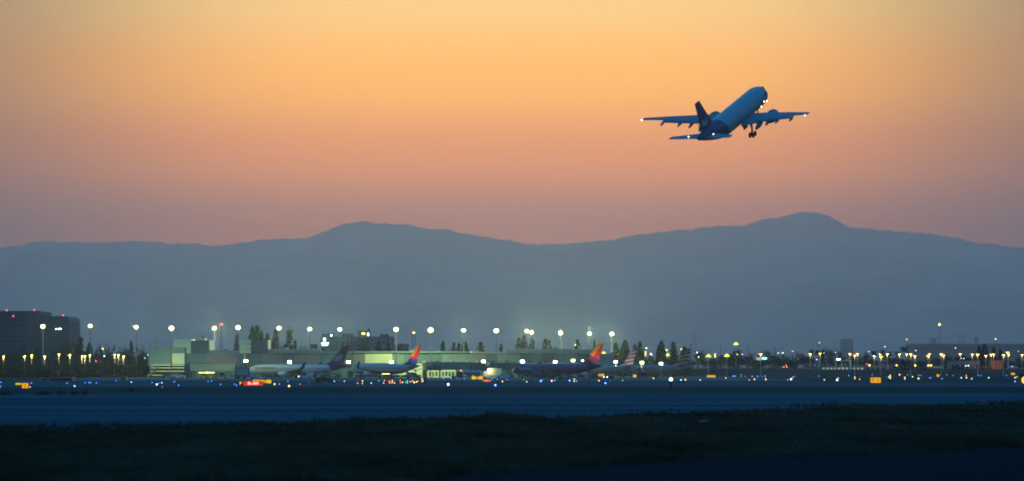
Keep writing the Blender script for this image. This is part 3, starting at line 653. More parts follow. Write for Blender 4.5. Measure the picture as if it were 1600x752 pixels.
# lamps on the terminal wall and apron
m_wl = mat('wall_flood_lens', (1,1,.8), emit=(1,.98,.45), strength=9)
WL = [(384.2,564.2,1.2,0),(452.5,566,1.2,0),(544.6,566,1.2,0),(611.4,566,1.2,0),(755.2,565,1.2,0),(816.2,565,1.2,0),(867.5,565.4,1.1,0),(895.2,563.6,1.1,0),(910.4,563.8,.6,0),(962,565.6,1,1),(1003,566.8,1.1,1),(1032.8,568.2,1.1,1)]
for i, (px, py, s, pole) in enumerate(WL):
    d = 1088. if pole else 1098.
    g = thing('wall_floodlight', f'square yellow white floodlight {"on a short pole" if pole else "on the terminal front"}, {fromleft(i)} of the row', 'floodlight', (X(px, d), d, 0 if pole else Z(py, d)), group='low floodlights along the terminal')
    z = Z(py, d) if pole else 0
    MB().box(-.62*s,.62*s,-.1,.5,z-.42*s,z+.42*s).build('housing', m_darkst, g); MB().box(-.56*s,.56*s,-.16,-.104,z-.36*s,z+.36*s).build('lens', m_wl, g)
    if pole: MB().tube([(0,.2,0), (0,.2,z-.4)], [.12,.1], 6).build('pole', m_steel, g)
    else: MB().tube([(0,.5,0), (0,11.4,.1)], [.08,.08], 6).build('bracket', m_steel, g)
    point_light(g, (0, -1.0, z - .2), 420*s, (.9,1,.4), .4)

# ------------------------------------------------------------------ street and car-park lamps
m_sodium = mat('sodium_lamp', (1,.7,.3), emit=(1,.60,.13), strength=5)
m_yel = mat('yellow_lamp', (1,.9,.4), emit=(1,.80,.12), strength=4)
m_whi = mat('white_street_lamp', (1,1,1), emit=(.8,1,1), strength=3)
m_ylg = mat('lime_lamp', (.8,1,.2), emit=(.82,1,.05), strength=2.4)
m_ppole = mat('pale_lamp_pole', (.6,.55,.4), .5)
def street_lamp(label, px, py, d, k, m, light, lcol, group, heads=2):
    z = Z(py, d); g = thing('street_lamp', label, 'street lamp', (X(px, d), d, 0), group=group)
    MB().tube([(0,0,0), (0,0,z+.1)], [.17,.12], 6).build('pole', m_ppole, g)
    if heads == 2:
        MB().box(-1.0*k,1.0*k,-.05,.05,z+.1,z+.2).build('arm', m_darkst, g)
        for s in (-1, 1): MB().box(s*.75*k-.5*k, s*.75*k+.5*k, -.22, .22, z-.22*k, z+.08).build('lamp_head', m, g)
    else:
        MB().box(-.1,1.0*k,-.05,.05,z+.1,z+.2).build('arm', m_darkst, g); MB().box(-.35*k,.75*k,-.22,.22,z-.24*k,z+.08).build('lamp_head', m, g)
    if light: point_light(g, (0, -.55, z - .5), light, lcol, .2)
# yellow lamps among the trees at the left
LS = [(5.5,556.5),(38.5,556.5),(49.2,554.8),(70,557),(92,553.8),(109,554.6),(128.2,556.5),(132.6,556.5),(140.5,555),(179,554.5),(184.8,554.5),(192.8,556.8)]
for i, (x, y) in enumerate(LS): street_lamp(f'yellow street lamp among the dark trees at left, {fromleft(i)}', x, y, 1140, .55, m_yel, 330, (1,.85,.25), 'yellow street lamps at left', 1)
RS = [(1266,553,0),(1281.5,552.5,0),(1328,553,0),(1335.6,555.5,0),(1339.6,553,0),(1366,556.5,1),(1374.6,553.5,0),(1376.8,557.5,0),(1386.5,553.5,0),(1405.3,553.5,0),(1416.7,553.5,0),(1423,553.3,0),(1429.4,556.3,0),
      (1450.3,555.8,0),(1452.2,553.2,0),(1470.6,553.3,0),(1474.2,555.6,0),(1500.2,553.3,0),(1519.2,553.9,0),(1527.6,553.9,0),(1540.4,555.7,0),(1548.7,554,0),(1552.3,553.7,0),(1567.8,554.8,0),(1574.2,550.6,0),(1575.8,554,0),(1597,554.6,0),(1188.5,553.5,0)]
for i, (x, y, w) in enumerate(sorted(RS)): street_lamp(f'{"white" if w else "orange"} car park lamp on a pale pole at right, {fromleft(i)} of the row', x, y, 1330 + 37*(i % 4), .5, m_whi if w else m_sodium, 260, (1,.62,.2), 'car park lamps at right')
# single small lamps of the town
TL = [(1417,530.6,'y',.7),(1555.6,530,'y',.8),(1280.6,536,'y',.6),(1382.6,542,'w',.7),(1493,544,'w',.7),(1431,548,'w',.6),(1591,549,'w',.5),(1506,560.5,'w',.6),(1502,560,'w',.5),(1357.6,549.6,'w',.6),(1305.7,551,'w',.5),(1287.5,552,'w',.5),
 (1152,554,'y',.7),(1160,554,'w',.7),(1216,552,'w',.7),(1223,551.7,'w',.9),(1238.5,549,'y',.6),(1276,562,'w',.7),(1089,551,'w',.8),(1091.6,558,'y',.7),(1074,553.8,'w',.8),(1064.5,546,'y',.8),(1068,565.6,'y',.9),(957.5,547.5,'w',.8),(993,570,'o',.6),
 (1000.4,574.7,'o',.8),(1006,574.7,'w',.9),(1010,544.2,'w',.9),(1016.8,553,'w',.9),(1018,555,'y',.6),(1030.6,549,'w',.9),(1029,555.5,'o',.6),(1041.6,547.5,'y',.9),(1049.4,548.6,'w',.8),(995.8,554.3,'w',.8),(1401,571,'y',1),(1430,571.3,'y',1.1),(1450.5,571.3,'y',1.1),(1454.7,571.3,'y',1.1),
 (1358.5,571,'y',1.1),(1513,571.6,'w',.8),(1509,571.8,'w',.7),(1581.5,572.5,'w',.5),(1354.5,569,'r',.6),(160.5,545.2,'o',.9),(150,564.5,'r',1),(140.6,555.5,'r',.6),(163,556.5,'w',.9),(226,560,'w',.9),(231,555,'w',.5),(722,515.5,'o',.8),(899,539,'o',.9),(1266,561.5,'o',.4)]
mk = {'y': m_yel, 'w': m_whi, 'o': m_sodium, 'r': m_redb}; nm = {'y': 'yellow', 'w': 'white', 'o': 'orange', 'r': 'red'}
cnt = {k: 0 for k in mk}
for (x, y, c, k) in sorted(TL):
    d = 1255. if y > 566 else (1235. if x < 1100 else 1420.)
    if 700 < x < 730: d = 1188.
    g = thing('small_lamp', f'small {nm[c]} lamp dot on a thin pole, {fromleft(cnt[c])} of the {nm[c]} ones', 'lamp', (X(x, d), d, 0), group='small scattered lamps of the town'); cnt[c] += 1
    z = Z(y, d); MB().ball((0,0,z), .34*k, 8, 5).build('globe', mk[c], g, True); MB().tube([(0,0,0), (0,0,z-.2)], [.07,.06], 5).build('pole', m_darkst, g)
# lime-yellow lit car-park canopies
for i, (x, y, d) in enumerate([(943.2,553,1240),(968.6,554,1240),(1042.8,555.6,1240),(1107,557,1300),(1135.6,556.3,1300),(1150,538,1500)]):
    z = Z(y, d); g = thing('lit_canopy', f'small lime yellow lit canopy lamp on a post, {fromleft(i)}', 'lamp', (X(x, d), d, 0), group='lime yellow canopy lamps')
    MB().lathe([(.2, z+.9), (.5, z+.5), (1.25, z-.1), (1.2, z-.25)], n=10).build('shade', m_ylg if i < 5 else m_yel, g); MB().tube([(0,0,0), (0,0,z)], [.12,.1], 6).build('post', m_ppole, g)
    MB().ball((.1, 0, z + .55), .28, 8, 5).build('bulb', m_yel, g)
for i, (x, y0, y1) in enumerate([(1008.7,548.8,557),(1037.2,551,559),(1117.3,552.5,559)]):
    g = thing('tube_lamp', f'upright glowing yellow light column, {fromleft(i)}', 'lamp', (X(x, 1260), 1260, 0), group='glowing light columns')
    MB().box(-.3,.3,-.2,.2,Z(y1,1260),Z(y0,1260)).build('tube', mat('yellow_tube', (.9,.8,.3), emit=(.95,.85,.2), strength=1.6), g); MB().tube([(0,0,0),(0,0,Z(y1,1260))],[.2,.2],6).build('base_post', m_darkst, g)

# ------------------------------------------------------------------ airfield lights: column, row, colour, size
EL = """1 597.6 b 1|1 604.5 b 1|49 599 b 1|47 605 y .8|104.7 599 b 1|116.6 603.6 B 1.4|133 598.5 b .8|139 598 b 1|141.5 598.5 b .9|150.6 598.5 b .9|181 595 b .8|205 597.4 w .9|237.7 598 b .8|245 601 W 1.3|248 599 b .7|253 598.5 w 1|253.6 604.8 o .6|272.6 596.8 b 1|279 602.3 b 1
325 596.6 b .8|330.5 595.4 b .8|344.7 601 b 1|366 600.6 b .8|369.4 602.3 b 1|429 600.6 y 1.3|436.4 600.6 b 1|450 596 b .9|451.6 603.5 y 1.6|469 600.6 o .7|482.7 598 b .5|522.5 596 w .8|538 596 w .8|558.6 599.1 o .9|566.5 595.8 y 1|566.3 599.7 o .9|580 599 w .9|592 595.4 c .8
600.6 595 o .9|599.4 599 o 1|608.4 596.4 o 1|609 598.6 o .9|613 595.4 y 1|612.7 598.2 o 1|616.5 598.6 y .9|625.3 595 o .9|625.5 598.4 o .7|629 597.7 y 1|634.3 597.4 c 1|636.6 595.7 c 1|636.6 598.7 c 1|641.3 597 o 1|644.8 595.6 o 1.1|647.3 597.9 y 1.2|650.8 597.2 y 1|652.8 596 o .9
693 592 b .8|705 592 b .8|714.4 592 b .6|718.3 592 b .6|725.6 591.7 b .8|700.3 601 W 1.9|774 602.2 B 1.6|769 592.6 b .8|777 593 b .8|785 596.3 y 1|792.5 593.4 b .8|818 593.4 b .8|823 596.8 y .9|845 595.8 B 1.3|847 594 b .9|862 595.4 p 1.4|866.4 595 b 1.1|890 595 B 1.2|897.5 593 w 1|897 596 y .8|900.5 596 p .7
935.7 595 y 1|946 599 B 1.3|953 595.4 b .5|949 586 w .9|953.6 586 w 1.1|973 595 p .6|1021 591.6 y .9|1064 594 w 1.1|1071 593.7 y 1.1|1094 594 w 1|1134 591 y .8|1145.5 588 b .9|1148.5 588 b .9|1158.5 588.3 b .6|1164.5 588.3 b .6|1175.5 588.2 b .9|1183.6 588.2 b .9|1195.7 588 b .9|1191 588.5 b .6|1171 594 o .8
1179 593 y 1|1196.5 592 o .9|1196.5 593.6 y .9|1231 593.7 o .7|1236 592.8 W 1.4|1239 590 o .9|1242 588 b .6|1279.5 588 b .7|1288 593.7 y .9|1308 594 W 1.5|1309.7 591 o 1|1326.5 587 b .8|1335.6 589.7 y .9|1335.6 592 y .8|1343 593 o .9|1363 586 b .7|1405.5 584.4 p 1.1|1413.8 590 y .9|1413.8 592.4 y .9|1418 585.5 b .7
1426 589 y .9|1435 591.6 y 1.3|1435.4 586.8 b .9|1438.8 587 b .7|1452.7 590.8 b .9|1455.4 590.8 b .7|1472 592 b 1|1479.5 585.2 b .7|1489.4 587 b .7|1502 590.6 w 1|1509.8 586.8 o .8|1510 590.3 y 1.1|1518.4 592 w 1|1528.8 587 b .8|1533 587 b .7|1544.9 590.6 w 1|1572.5 587 b .7|1586 590.3 w 1|1589 589.2 o .9|1586 596.3 w .8|986 581.5 r .7|1158 574 w .4"""
LM = {'b': ('blue', (.06,.22,1), 3), 'B': ('bright blue', (.12,.33,1), 5), 'w': ('pale white', (.5,.85,1), 2.4), 'W': ('bright white blue', (.4,.62,1), 6), 'y': ('yellow', (1,.62,.13), 3.2), 'o': ('orange', (1,.27,.03), 3),
      'c': ('cyan green', (.05,.8,.75), 2), 'p': ('pinkish', (1,.45,.35), 3), 'r': ('red', (1,.12,.04), 3)}
ELs = sorted((float(a[0]), float(a[1]), a[2], float(a[3])) for a in (q.split() for q in EL.replace('\n', '|').split('|')))
ccount = {}; bulbs = {}
base_me = MB().lathe([(.16,0),(.16,.05),(.05,.07),(.05,.26),(.09,.28)], n=8).mesh('base')
base_me.materials.append(m_darkst)
for px, py, c, k in ELs:
    d = min(ground_d(py, .4), 1350.)
    nm_, col, st = LM[c]; m = mat(nm_.replace(' ', '_') + '_airfield_lamp', (.8,.8,.8), emit=col, strength=st)
    i = ccount.get(c, 0); ccount[c] = i + 1
    g = thing('airfield_light', f'small {nm_} airfield edge light near the ground, {fromleft(i)} of its colour', 'airfield light', (X(px, d), d, .02), group=f'{nm_} airfield lights')
    o = obj('stake', base_me, None, g)
    key = c
    if key not in bulbs: bulbs[key] = MB().ball((0,0,0), .17, 8, 5).mesh('globe'); bulbs[key].materials.append(m)
    o = obj('globe', bulbs[key], None, g, (0,0,.40)); q = .86*k*d/720.; o.scale = (q, q, q)
# the nearer post lamp in the turf
pl_d = 506.
g = thing('post_lamp', 'dark post topped by a glowing blue white globe on the runway edge', 'lamp', (X(1048.4, pl_d), pl_d, 0))
MB().tube([(0,0,0),(0,0,1.75)],[.24,.2],10).build('post', m_darkst, g); MB().lathe([(.3,1.75),(.34,1.85),(.2,1.95)],n=12).build('collar', m_darkst, g)
MB().ball((0,0,2.12),.27,12,8).build('globe', mat('blue_white_globe', (.8,.9,1), emit=(.45,.72,1), strength=16), g, True)
point_light(g, (0,-.4,2.2), 6, (.4,.7,1), .2)

# ------------------------------------------------------------------ airfield signs
m_sy = mat('lit_yellow_sign', (.9,.6,.02), emit=(1,.60,.01), strength=.85); m_sr = mat('lit_red_sign', (.8,.02,.01), emit=(1,.02,.004), strength=.8)
m_sk = mat('black_sign_face', (.01,.01,.012), .5); m_lw = mat('lit_white_character', (.95,.95,.8), emit=(1,.95,.6), strength=1.3); m_ly = mat('lit_yellow_character', (.95,.75,.1), emit=(1,.72,.06), strength=1.2); m_so = mat('lit_amber_sign', (.9,.45,.02), emit=(1,.42,.01), strength=.9)
def sign(label, x0, x1, yt, yb, d, face, txt=None, tm=None, d1=None, ts=.8, tsx=1., off=0.):
    """illuminated sign box on legs; d1 = distance of its right end when it stands askew"""
    ax, bx = X(x0, d), X(x1, d1 or d); L_ = math.hypot(bx-ax, (d1 or d)-d); rz = math.atan2((d1 or d)-d, bx-ax)
    g = thing('airfield_sign', label, 'sign', (ax, d, 0), rz, group='lit airfield signs')
    z0, z1 = max(.12, Z(yb, d)), Z(yt, d)
    MB().box(0, L_, 0, .28, z0, z1).build('housing', m_sk, g)
    MB().box(.04, L_-.04, -.03, -.004, z0+.05, z1-.05).build('face', face, g)
    for q in (.2, .8): MB().box(L_*q-.04, L_*q+.04, .08, .16, 0, z0).build('leg', m_steel, g)
    if txt: text('lettering', txt, (z1-z0)*ts*1.25, tm, g, (L_*.5 + off, -.05, (z0+z1)/2), (R(90), 0, 0), .012, sx=tsx)
    return g
sign('black sign with yellow letter left of the red runway sign', 372, 379.6, 596, 604, 632, m_sk, 'P', m_ly)
sign('long red runway sign with yellow white characters', 380, 411, 595.6, 603.4, 633, m_sr, '8L-26R', m_lw, 637, .60, 1.35)
sign('narrow yellow sign rising behind the red runway sign', 395, 412.5, 593.6, 597.2, 700, m_sy)
sign('short yellow sign right of the red runway sign', 415.8, 424, 593.4, 599.2, 690, m_sy)
sign('small amber panel between the red and yellow signs', 412.4, 415.2, 594.2, 598.6, 695, m_so)
sign('black distance sign with white number five', 654.2, 665.5, 590, 599.6, 735, m_sk, '5', m_lw, ts=.78, tsx=1.15)
sign('yellow sign with dark mark at the far left', 34, 44.5, 598.2, 608.2, 560, m_so, None)
sign('thin yellow sign left of the far left sign', 24, 33.4, 598.4, 601.8, 600, m_sy)
sign('yellow sign left of the small red sign', 737, 743.5, 588, 593.2, 900, m_sy); sign('yellow sign directly above the small red sign', 747.6, 754.5, 588, 593.2, 900, m_sy); sign('narrow amber sign between two yellow signs', 743.7, 747.2, 589, 592.4, 905, m_so)
sign('small red orange sign right of centre', 754, 767.5, 593.2, 598.2, 800, mat('lit_red_orange_sign', (.9,.12,.02), emit=(1,.13,.02), strength=.9), '8L', m_ly, ts=.6)
sign('small amber sign below the striped tail', 934.8, 938.6, 584.3, 588.2, 1000, m_so); sign('bright amber sign right of the small amber one', 938.8, 944, 583.8, 588.4, 995, m_so)
sign('yellow sign under the striped tail airliner', 989, 994.6, 585.5, 590, 960, m_sy)
sign('long amber sign at mid right', 1104.6, 1118, 586.3, 590, 970, m_so)
sg = sign('amber sign with letter and arrow at right', 1360, 1376.4, 590, 598.6, 715, m_so, 'R', m_sk, ts=.62, off=-.65)
ar = MB().add([(0,0,.33),(.09,0,.42),(.50,0,.05),(.41,0,-.04)], [(0,1,2,3)]).add([(.62,0,-.16),(.22,0,-.12),(.58,0,.24)], [(0,1,2)]); o = ar.build('arrow', m_sk, sg); o.location = (1.45, -.06, Z(594.6,715)-.08)
sign('black distance sign with white number four', 1385.6, 1394.4, 584, 595, 800, m_sk, '4', m_lw, ts=.8)
sign('small amber sign near the right edge', 1579.5, 1586, 582.6, 586.2, 1080, m_so); sign('small amber sign above pavement at far right', 1463.4, 1468, 584.8, 589, 1010, m_so)
s_ = sign('black sign with large yellow curve cut by the right edge', 1593, 1609, 584.5, 598.5, 700, m_sk)
MB().lathe([(.05,-.02),(.95,-.02),(.95,.02),(.05,.02)], (1.42, -.06, Z(598,700)+.62), 20, 'y').build('disc', m_ly, s_)
MB().box(.9, 1.5, -.1, -.085, Z(598,700)+.55, Z(598,700)+.75).build('mark', m_sk, s_)
o = text('lettering', '2', 1.0, m_sk, bpy.data.objects['airfield_sign.006'], (.65, -.05, 1.0-.35), (R(90),0,0), .012)

# ------------------------------------------------------------------ ground vehicles
m_vw = mat('white_vehicle_paint', (.6,.62,.62), .4); m_vb = mat('navy_vehicle_paint', (.03,.05,.10), .4); m_vy = mat('yellow_vehicle_paint', (.6,.4,.05), .5); m_vg = mat('grey_vehicle_paint', (.2,.23,.25), .45)
m_hl = mat('headlamp', (1,1,.9), emit=(1,.95,.75), strength=9); m_tl = mat('tail_lamp', (.8,.1,.05), emit=(1,.22,.05), strength=6)
def wheels(g, xs, w, r=.42):
    for x in xs:
        for y in (-w, w): MB().lathe([(r*.5,-.13),(r,-.13),(r,.13),(r*.5,.13)], (x, y, r), 12, 'y').build('wheel', m_dark, g, True)
def vehicle(kind, label, px, d, rz=0, body=None, lamps='', s=1.):
    g = thing({'van':'parked_van','box':'catering_truck','tank':'fuel_tanker','tug':'tow_tractor','cart':'baggage_cart','belt':'belt_loader','car':'service_car'}[kind], label, {'van':'van','box':'truck','tank':'truck','tug':'tractor','cart':'cart','belt':'loader','car':'car'}[kind], (X(px, d), d, .02), rz, 'ground vehicles on the apron')
    g.scale = (s, s, s); body = body or m_vw
    if 1370 < d < 1380: g.location.z = 3.0
    if kind in ('van', 'car'):
        hgt = 2.2 if kind == 'van' else 1.5
        MB().prism([(-2.4,.35),(2.4,.35),(2.4,1.0),(1.7,1.1),(1.1,hgt),(-2.2,hgt),(-2.4,1.2)], -.95, .95).build('body', body, g)
        for s_ in (-1, 1): MB().prism([(1.0,1.15),(1.5,1.12),(1.0,hgt-.15),(-.2,hgt-.15),(-.2,1.15)], s_*.96-.01, s_*.96+.01).build('side_window', m_glass, g)
        MB().add([(1.74,-.8,1.14),(1.74,.8,1.14),(1.16,.75,hgt-.08),(1.16,-.75,hgt-.08)], [(0,1,2,3)]).build('windscreen', m_glass, g)
        wheels(g, (-1.5, 1.5), .85, .36)
    elif kind == 'box':
        MB().box(-3.4,1.6,-1.2,1.2,1.0,3.7).build('cargo_box', body, g); MB().prism([(1.7,.6),(3.3,.6),(3.3,1.5),(3.0,2.5),(1.7,2.5)], -1.1, 1.1).build('cab', m_vw, g)
        MB().box(-3.3,3.2,-.9,.9,.62,.95).build('chassis', m_darkst, g); MB().add([(3.32,-.95,1.55),(3.32,.95,1.55),(3.05,.95,2.4),(3.05,-.95,2.4)], [(0,1,2,3)]).build('windscreen', m_glass, g)
        MB().box(-3.0,1.2,-1.23,-1.205,1.3,3.4).build('side_panel', m_trim, g); wheels(g, (-2.4, 2.4), .95, .48)
    elif kind == 'tank':
        MB().rings([[(x, 1.15*k*math.cos(a), 2.05 + .95*k*math.sin(a)) for a in (2*math.pi*i/18 for i in range(18))] for x, k in ((-4.2,.6),(-4.0,.97),(-3.7,1),(1.2,1),(1.5,.97),(1.7,.6))]).build('tank', body, g, True)
        MB().prism([(2.0,.6),(3.7,.6),(3.7,1.5),(3.4,2.6),(2.0,2.6)], -1.15, 1.15).build('cab', m_vb, g); MB().box(-4.2,3.5,-.9,.9,.6,1.05).build('chassis', m_darkst, g)
        MB().add([(3.72,-.95,1.55),(3.72,.95,1.55),(3.45,.95,2.5),(3.45,-.95,2.5)], [(0,1,2,3)]).build('windscreen', m_glass, g); wheels(g, (-3.2, -2.1, 2.8), .95, .5)
    elif kind == 'tug':
        MB().box(-1.5,1.5,-.8,.8,.35,1.0).build('body', body, g); MB().box(-.7,.5,-.7,.7,1.75,1.85).build('cab_roof', body, g)
        for q in (-.65, .42):
            for y in (-.65, .6): MB().box(q,q+.06,y,y+.06,1.0,1.75).build('roof_post', m_darkst, g)
        wheels(g, (-1.0, 1.0), .75, .36)
    elif kind == 'cart':
        MB().box(-1.6,1.6,-.8,.8,.45,.55).build('deck', m_steel, g); MB().box(-1.6,1.6,-.85,.85,1.85,1.93).build('roof', body, g)
        for q in (-1.55, 1.49):
            for y in (-.78, .72): MB().box(q,q+.06,y,y+.06,.55,1.85).build('post', m_steel, g)
        MB().box(-1.3,1.2,-.6,.6,.56,1.35).build('luggage_load', m_vb, g); wheels(g, (-1.1, 1.1), .7, .22)
    elif kind == 'belt':
        MB().box(-2.2,2.2,-.9,.9,.35,.9).build('chassis', body, g); MB().prism([(-3.6,.9),(-3.4,.7),(3.4,2.6),(3.3,2.85)], -.45, .45).build('conveyor', m_dark, g)
        MB().box(.9,1.0,-.85,.85,.9,1.8).build('seat_frame', body, g); wheels(g, (-1.4, 1.4), .8, .4)
    hl = {'van': 2.42, 'car': 2.42, 'box': 3.36, 'tank': 3.76, 'tug': 1.52, 'cart': 1.62, 'belt': 2.22}[kind]
    if 'h' in lamps:
        for y in (-.7, .7): MB().ball((hl, y, .85), .16, 8, 5).build('headlamp', m_hl, g)
    if 't' in lamps:
        for y in (-.7, .7): MB().ball((-hl if kind in ('van','car','tug') else -hl*1.02, y, .95), .2, 8, 5).build('tail_lamp', m_tl, g)
    if 'r' in lamps: MB().ball((2.6 if kind == 'tank' else 0, 0, {'tank':2.85,'van':2.35,'car':1.65}.get(kind, 2.0)), .22, 8, 5).build('roof_beacon', m_tl, g)
    if 's' in lamps:
        for x in (-1.6, 1.0): MB().ball((x, -1.15, 1.15), .24, 8, 5).build('side_lamp', m_tl, g)
    if 'b' in lamps: MB().box(-1.7,1.7,-.2,.2,1.95,2.2).build('light_bar', m_yel, g)
    return g
vehicle('tank', 'fuel tanker with red orange lamps in front of the teal jet bridge', 732, 1000, R(180), mat('silver_tank', (.3,.3,.34), .4), 'rs')
bt = vehicle('box', 'pale box truck with one bright lamp right of the fuel tanker', 769, 1050, R(180), m_pale); MB().ball((1.2,1.5,2.9), .5, 8, 5).build('work_lamp', m_hl, bt); point_light(bt, (1.2,2.4,2.9), 260, (1,.9,.4))
vehicle('box', 'dark box truck under the white airliner nose', 383, 1000, 0, m_vb); vehicle('belt', 'brownish belt loader left of the dark box truck', 375, 1010, R(20), mat('brown_loader_paint', (.4,.25,.15), .6))
vehicle('van', 'pale van under the cream jet bridge', 345, 1030, 0, m_vg); tgl = vehicle('tug', 'tractor with yellow light bar below the cream jet bridge', 318, 1035, 0, m_vy, 'b'); vehicle('tug', 'second tractor with yellow light bar below the cream jet bridge', 329.5, 1035, 0, m_vy, 'b')
vehicle('van', 'dark van at the right end of the left terminal wing', 287, 1050, R(180), m_vb); vehicle('car', 'pale car parked before the left terminal wing', 279, 1035, 0, m_vw); vehicle('car', 'grey car left of the pale car at the left terminal wing', 262, 1040, R(180), m_vg)
vehicle('tug', 'tractor with amber bar below the orange tailed airliner', 603, 1020, 0, m_vg, 'b', .8); vehicle('cart', 'loaded baggage cart left of the amber lit tractor', 585, 1020, 0, m_vg); vehicle('cart', 'loaded baggage cart second left of the amber lit tractor', 573, 1022, 0, m_vw)
vehicle('belt', 'belt loader under the white airliner tail', 520, 1015, R(160), m_vg); vehicle('van', 'pale van under the white airliner wing', 478, 1005, R(180), m_vw, 'h'); vehicle('cart', 'baggage cart under the white airliner rear belly', 505, 1010, 0, m_vw)
vehicle('car', 'dark service car alone on the taxiway left of centre', 505.5, 760, R(10), m_vb); vehicle('van', 'grey van between the teal jet bridge and black number sign', 645, 1020, 0, m_vg); vehicle('cart', 'baggage cart right of the grey van', 652, 1015, 0, m_vw)
vehicle('tug', 'yellow tractor before the pale lower wall', 712, 1010, 0, m_vy, ''); vehicle('car', 'pale car right of the box truck', 786, 1020, R(180), m_vw); vehicle('van', 'dark van under the dark blue airliner', 852, 985, R(180), m_vb)
vehicle('belt', 'belt loader under the dark blue airliner tail', 880, 985, R(15), m_vg); vehicle('car', 'car with lit headlamps right of the dark blue airliner', 951, 960, R(-120), m_vb, 'h', .9); vehicle('van', 'dark van behind the yellow sign', 1003, 1050, 0, m_vb, 't')
vehicle('car', 'car with glowing red tail lamps at mid right', 1228.5, 1374, R(75), m_vb, 'tr'); vehicle('car', 'dark car parked before the pink shed', 1494, 1374, 0, m_vb); vehicle('car', 'red orange car left of the orange shed', 1543, 1375, 0, mat('red_orange_car_paint', (.6,.12,.05), .4)); vehicle('car', 'pale car right of the orange shed', 1582, 1374, 0, m_vw); vehicle('car', 'pale car under the car park lamps', 1466, 1374, R(180), m_vw)
for i, x in enumerate((420, 432, 560, 620, 632, 822, 836, 908, 922)): vehicle('cart', f'small dim baggage cart on the apron, {fromleft(i)} of the loose carts', x, 1012 + (i % 3)*9, R(rnd.uniform(-30,30)), rnd.choice([m_vw, m_vg, m_vb]), '', .95)

# ------------------------------------------------------------------ trees
m_bark = mat('bark', (.05,.04,.035), .95); m_con = mat('conifer_needles', (.022,.045,.035), .9, col2=(.04,.07,.05), scale=.5); m_leaf = mat('broad_leaves', (.03,.05,.035), .9, col2=(.055,.08,.05), scale=.4); m_palm = mat('palm_fronds', (.03,.05,.03), .85)
def leaf_mesh(name, pts, rr, m, flat=.5):
    V = np.zeros((len(pts)*4, 3)); 
    for i, (p, s) in enumerate(pts):
        u = np.array([rr.normal(), rr.normal(), rr.normal()*flat]); u /= np.linalg.norm(u) + 1e-6; v = np.cross(u, [rr.normal(), rr.normal(), rr.normal()]); v /= np.linalg.norm(v) + 1e-6
        s2 = s*rr.uniform(.45, .8)
        V[4*i] = p - u*s; V[4*i+1] = p - v*s2*.6 + u*s*.1; V[4*i+2] = p + u*s; V[4*i+3] = p + v*s2
    me = bpy.data.meshes.new(name); me.from_pydata(V.tolist(), [], [(4*i, 4*i+1, 4*i+2, 4*i+3) for i in range(len(pts))]); me.materials.append(m); return me
def limbs(name, h, r, rr, lim, spread):
    mb = MB(); mb.tube([(0,0,0), (rr.normal()*.1, rr.normal()*.1, h*.5), (rr.normal()*.15, 0, h*.97)], [r, r*.65, r*.15], 7)
    for k in range(lim):
        z = h*rr.uniform(.3, .85); a = rr.uniform(0, 6.28); l = spread*(1.05 - z/h)
        mb.tube([(0,0,z), (l*.5*math.cos(a), l*.5*math.sin(a), z + l*.2), (l*math.cos(a), l*math.sin(a), z + l*.25)], [r*.35, r*.22, r*.06], 5)
    me = mb.mesh(name); me.materials.append(m_bark); return me
TREES = {}
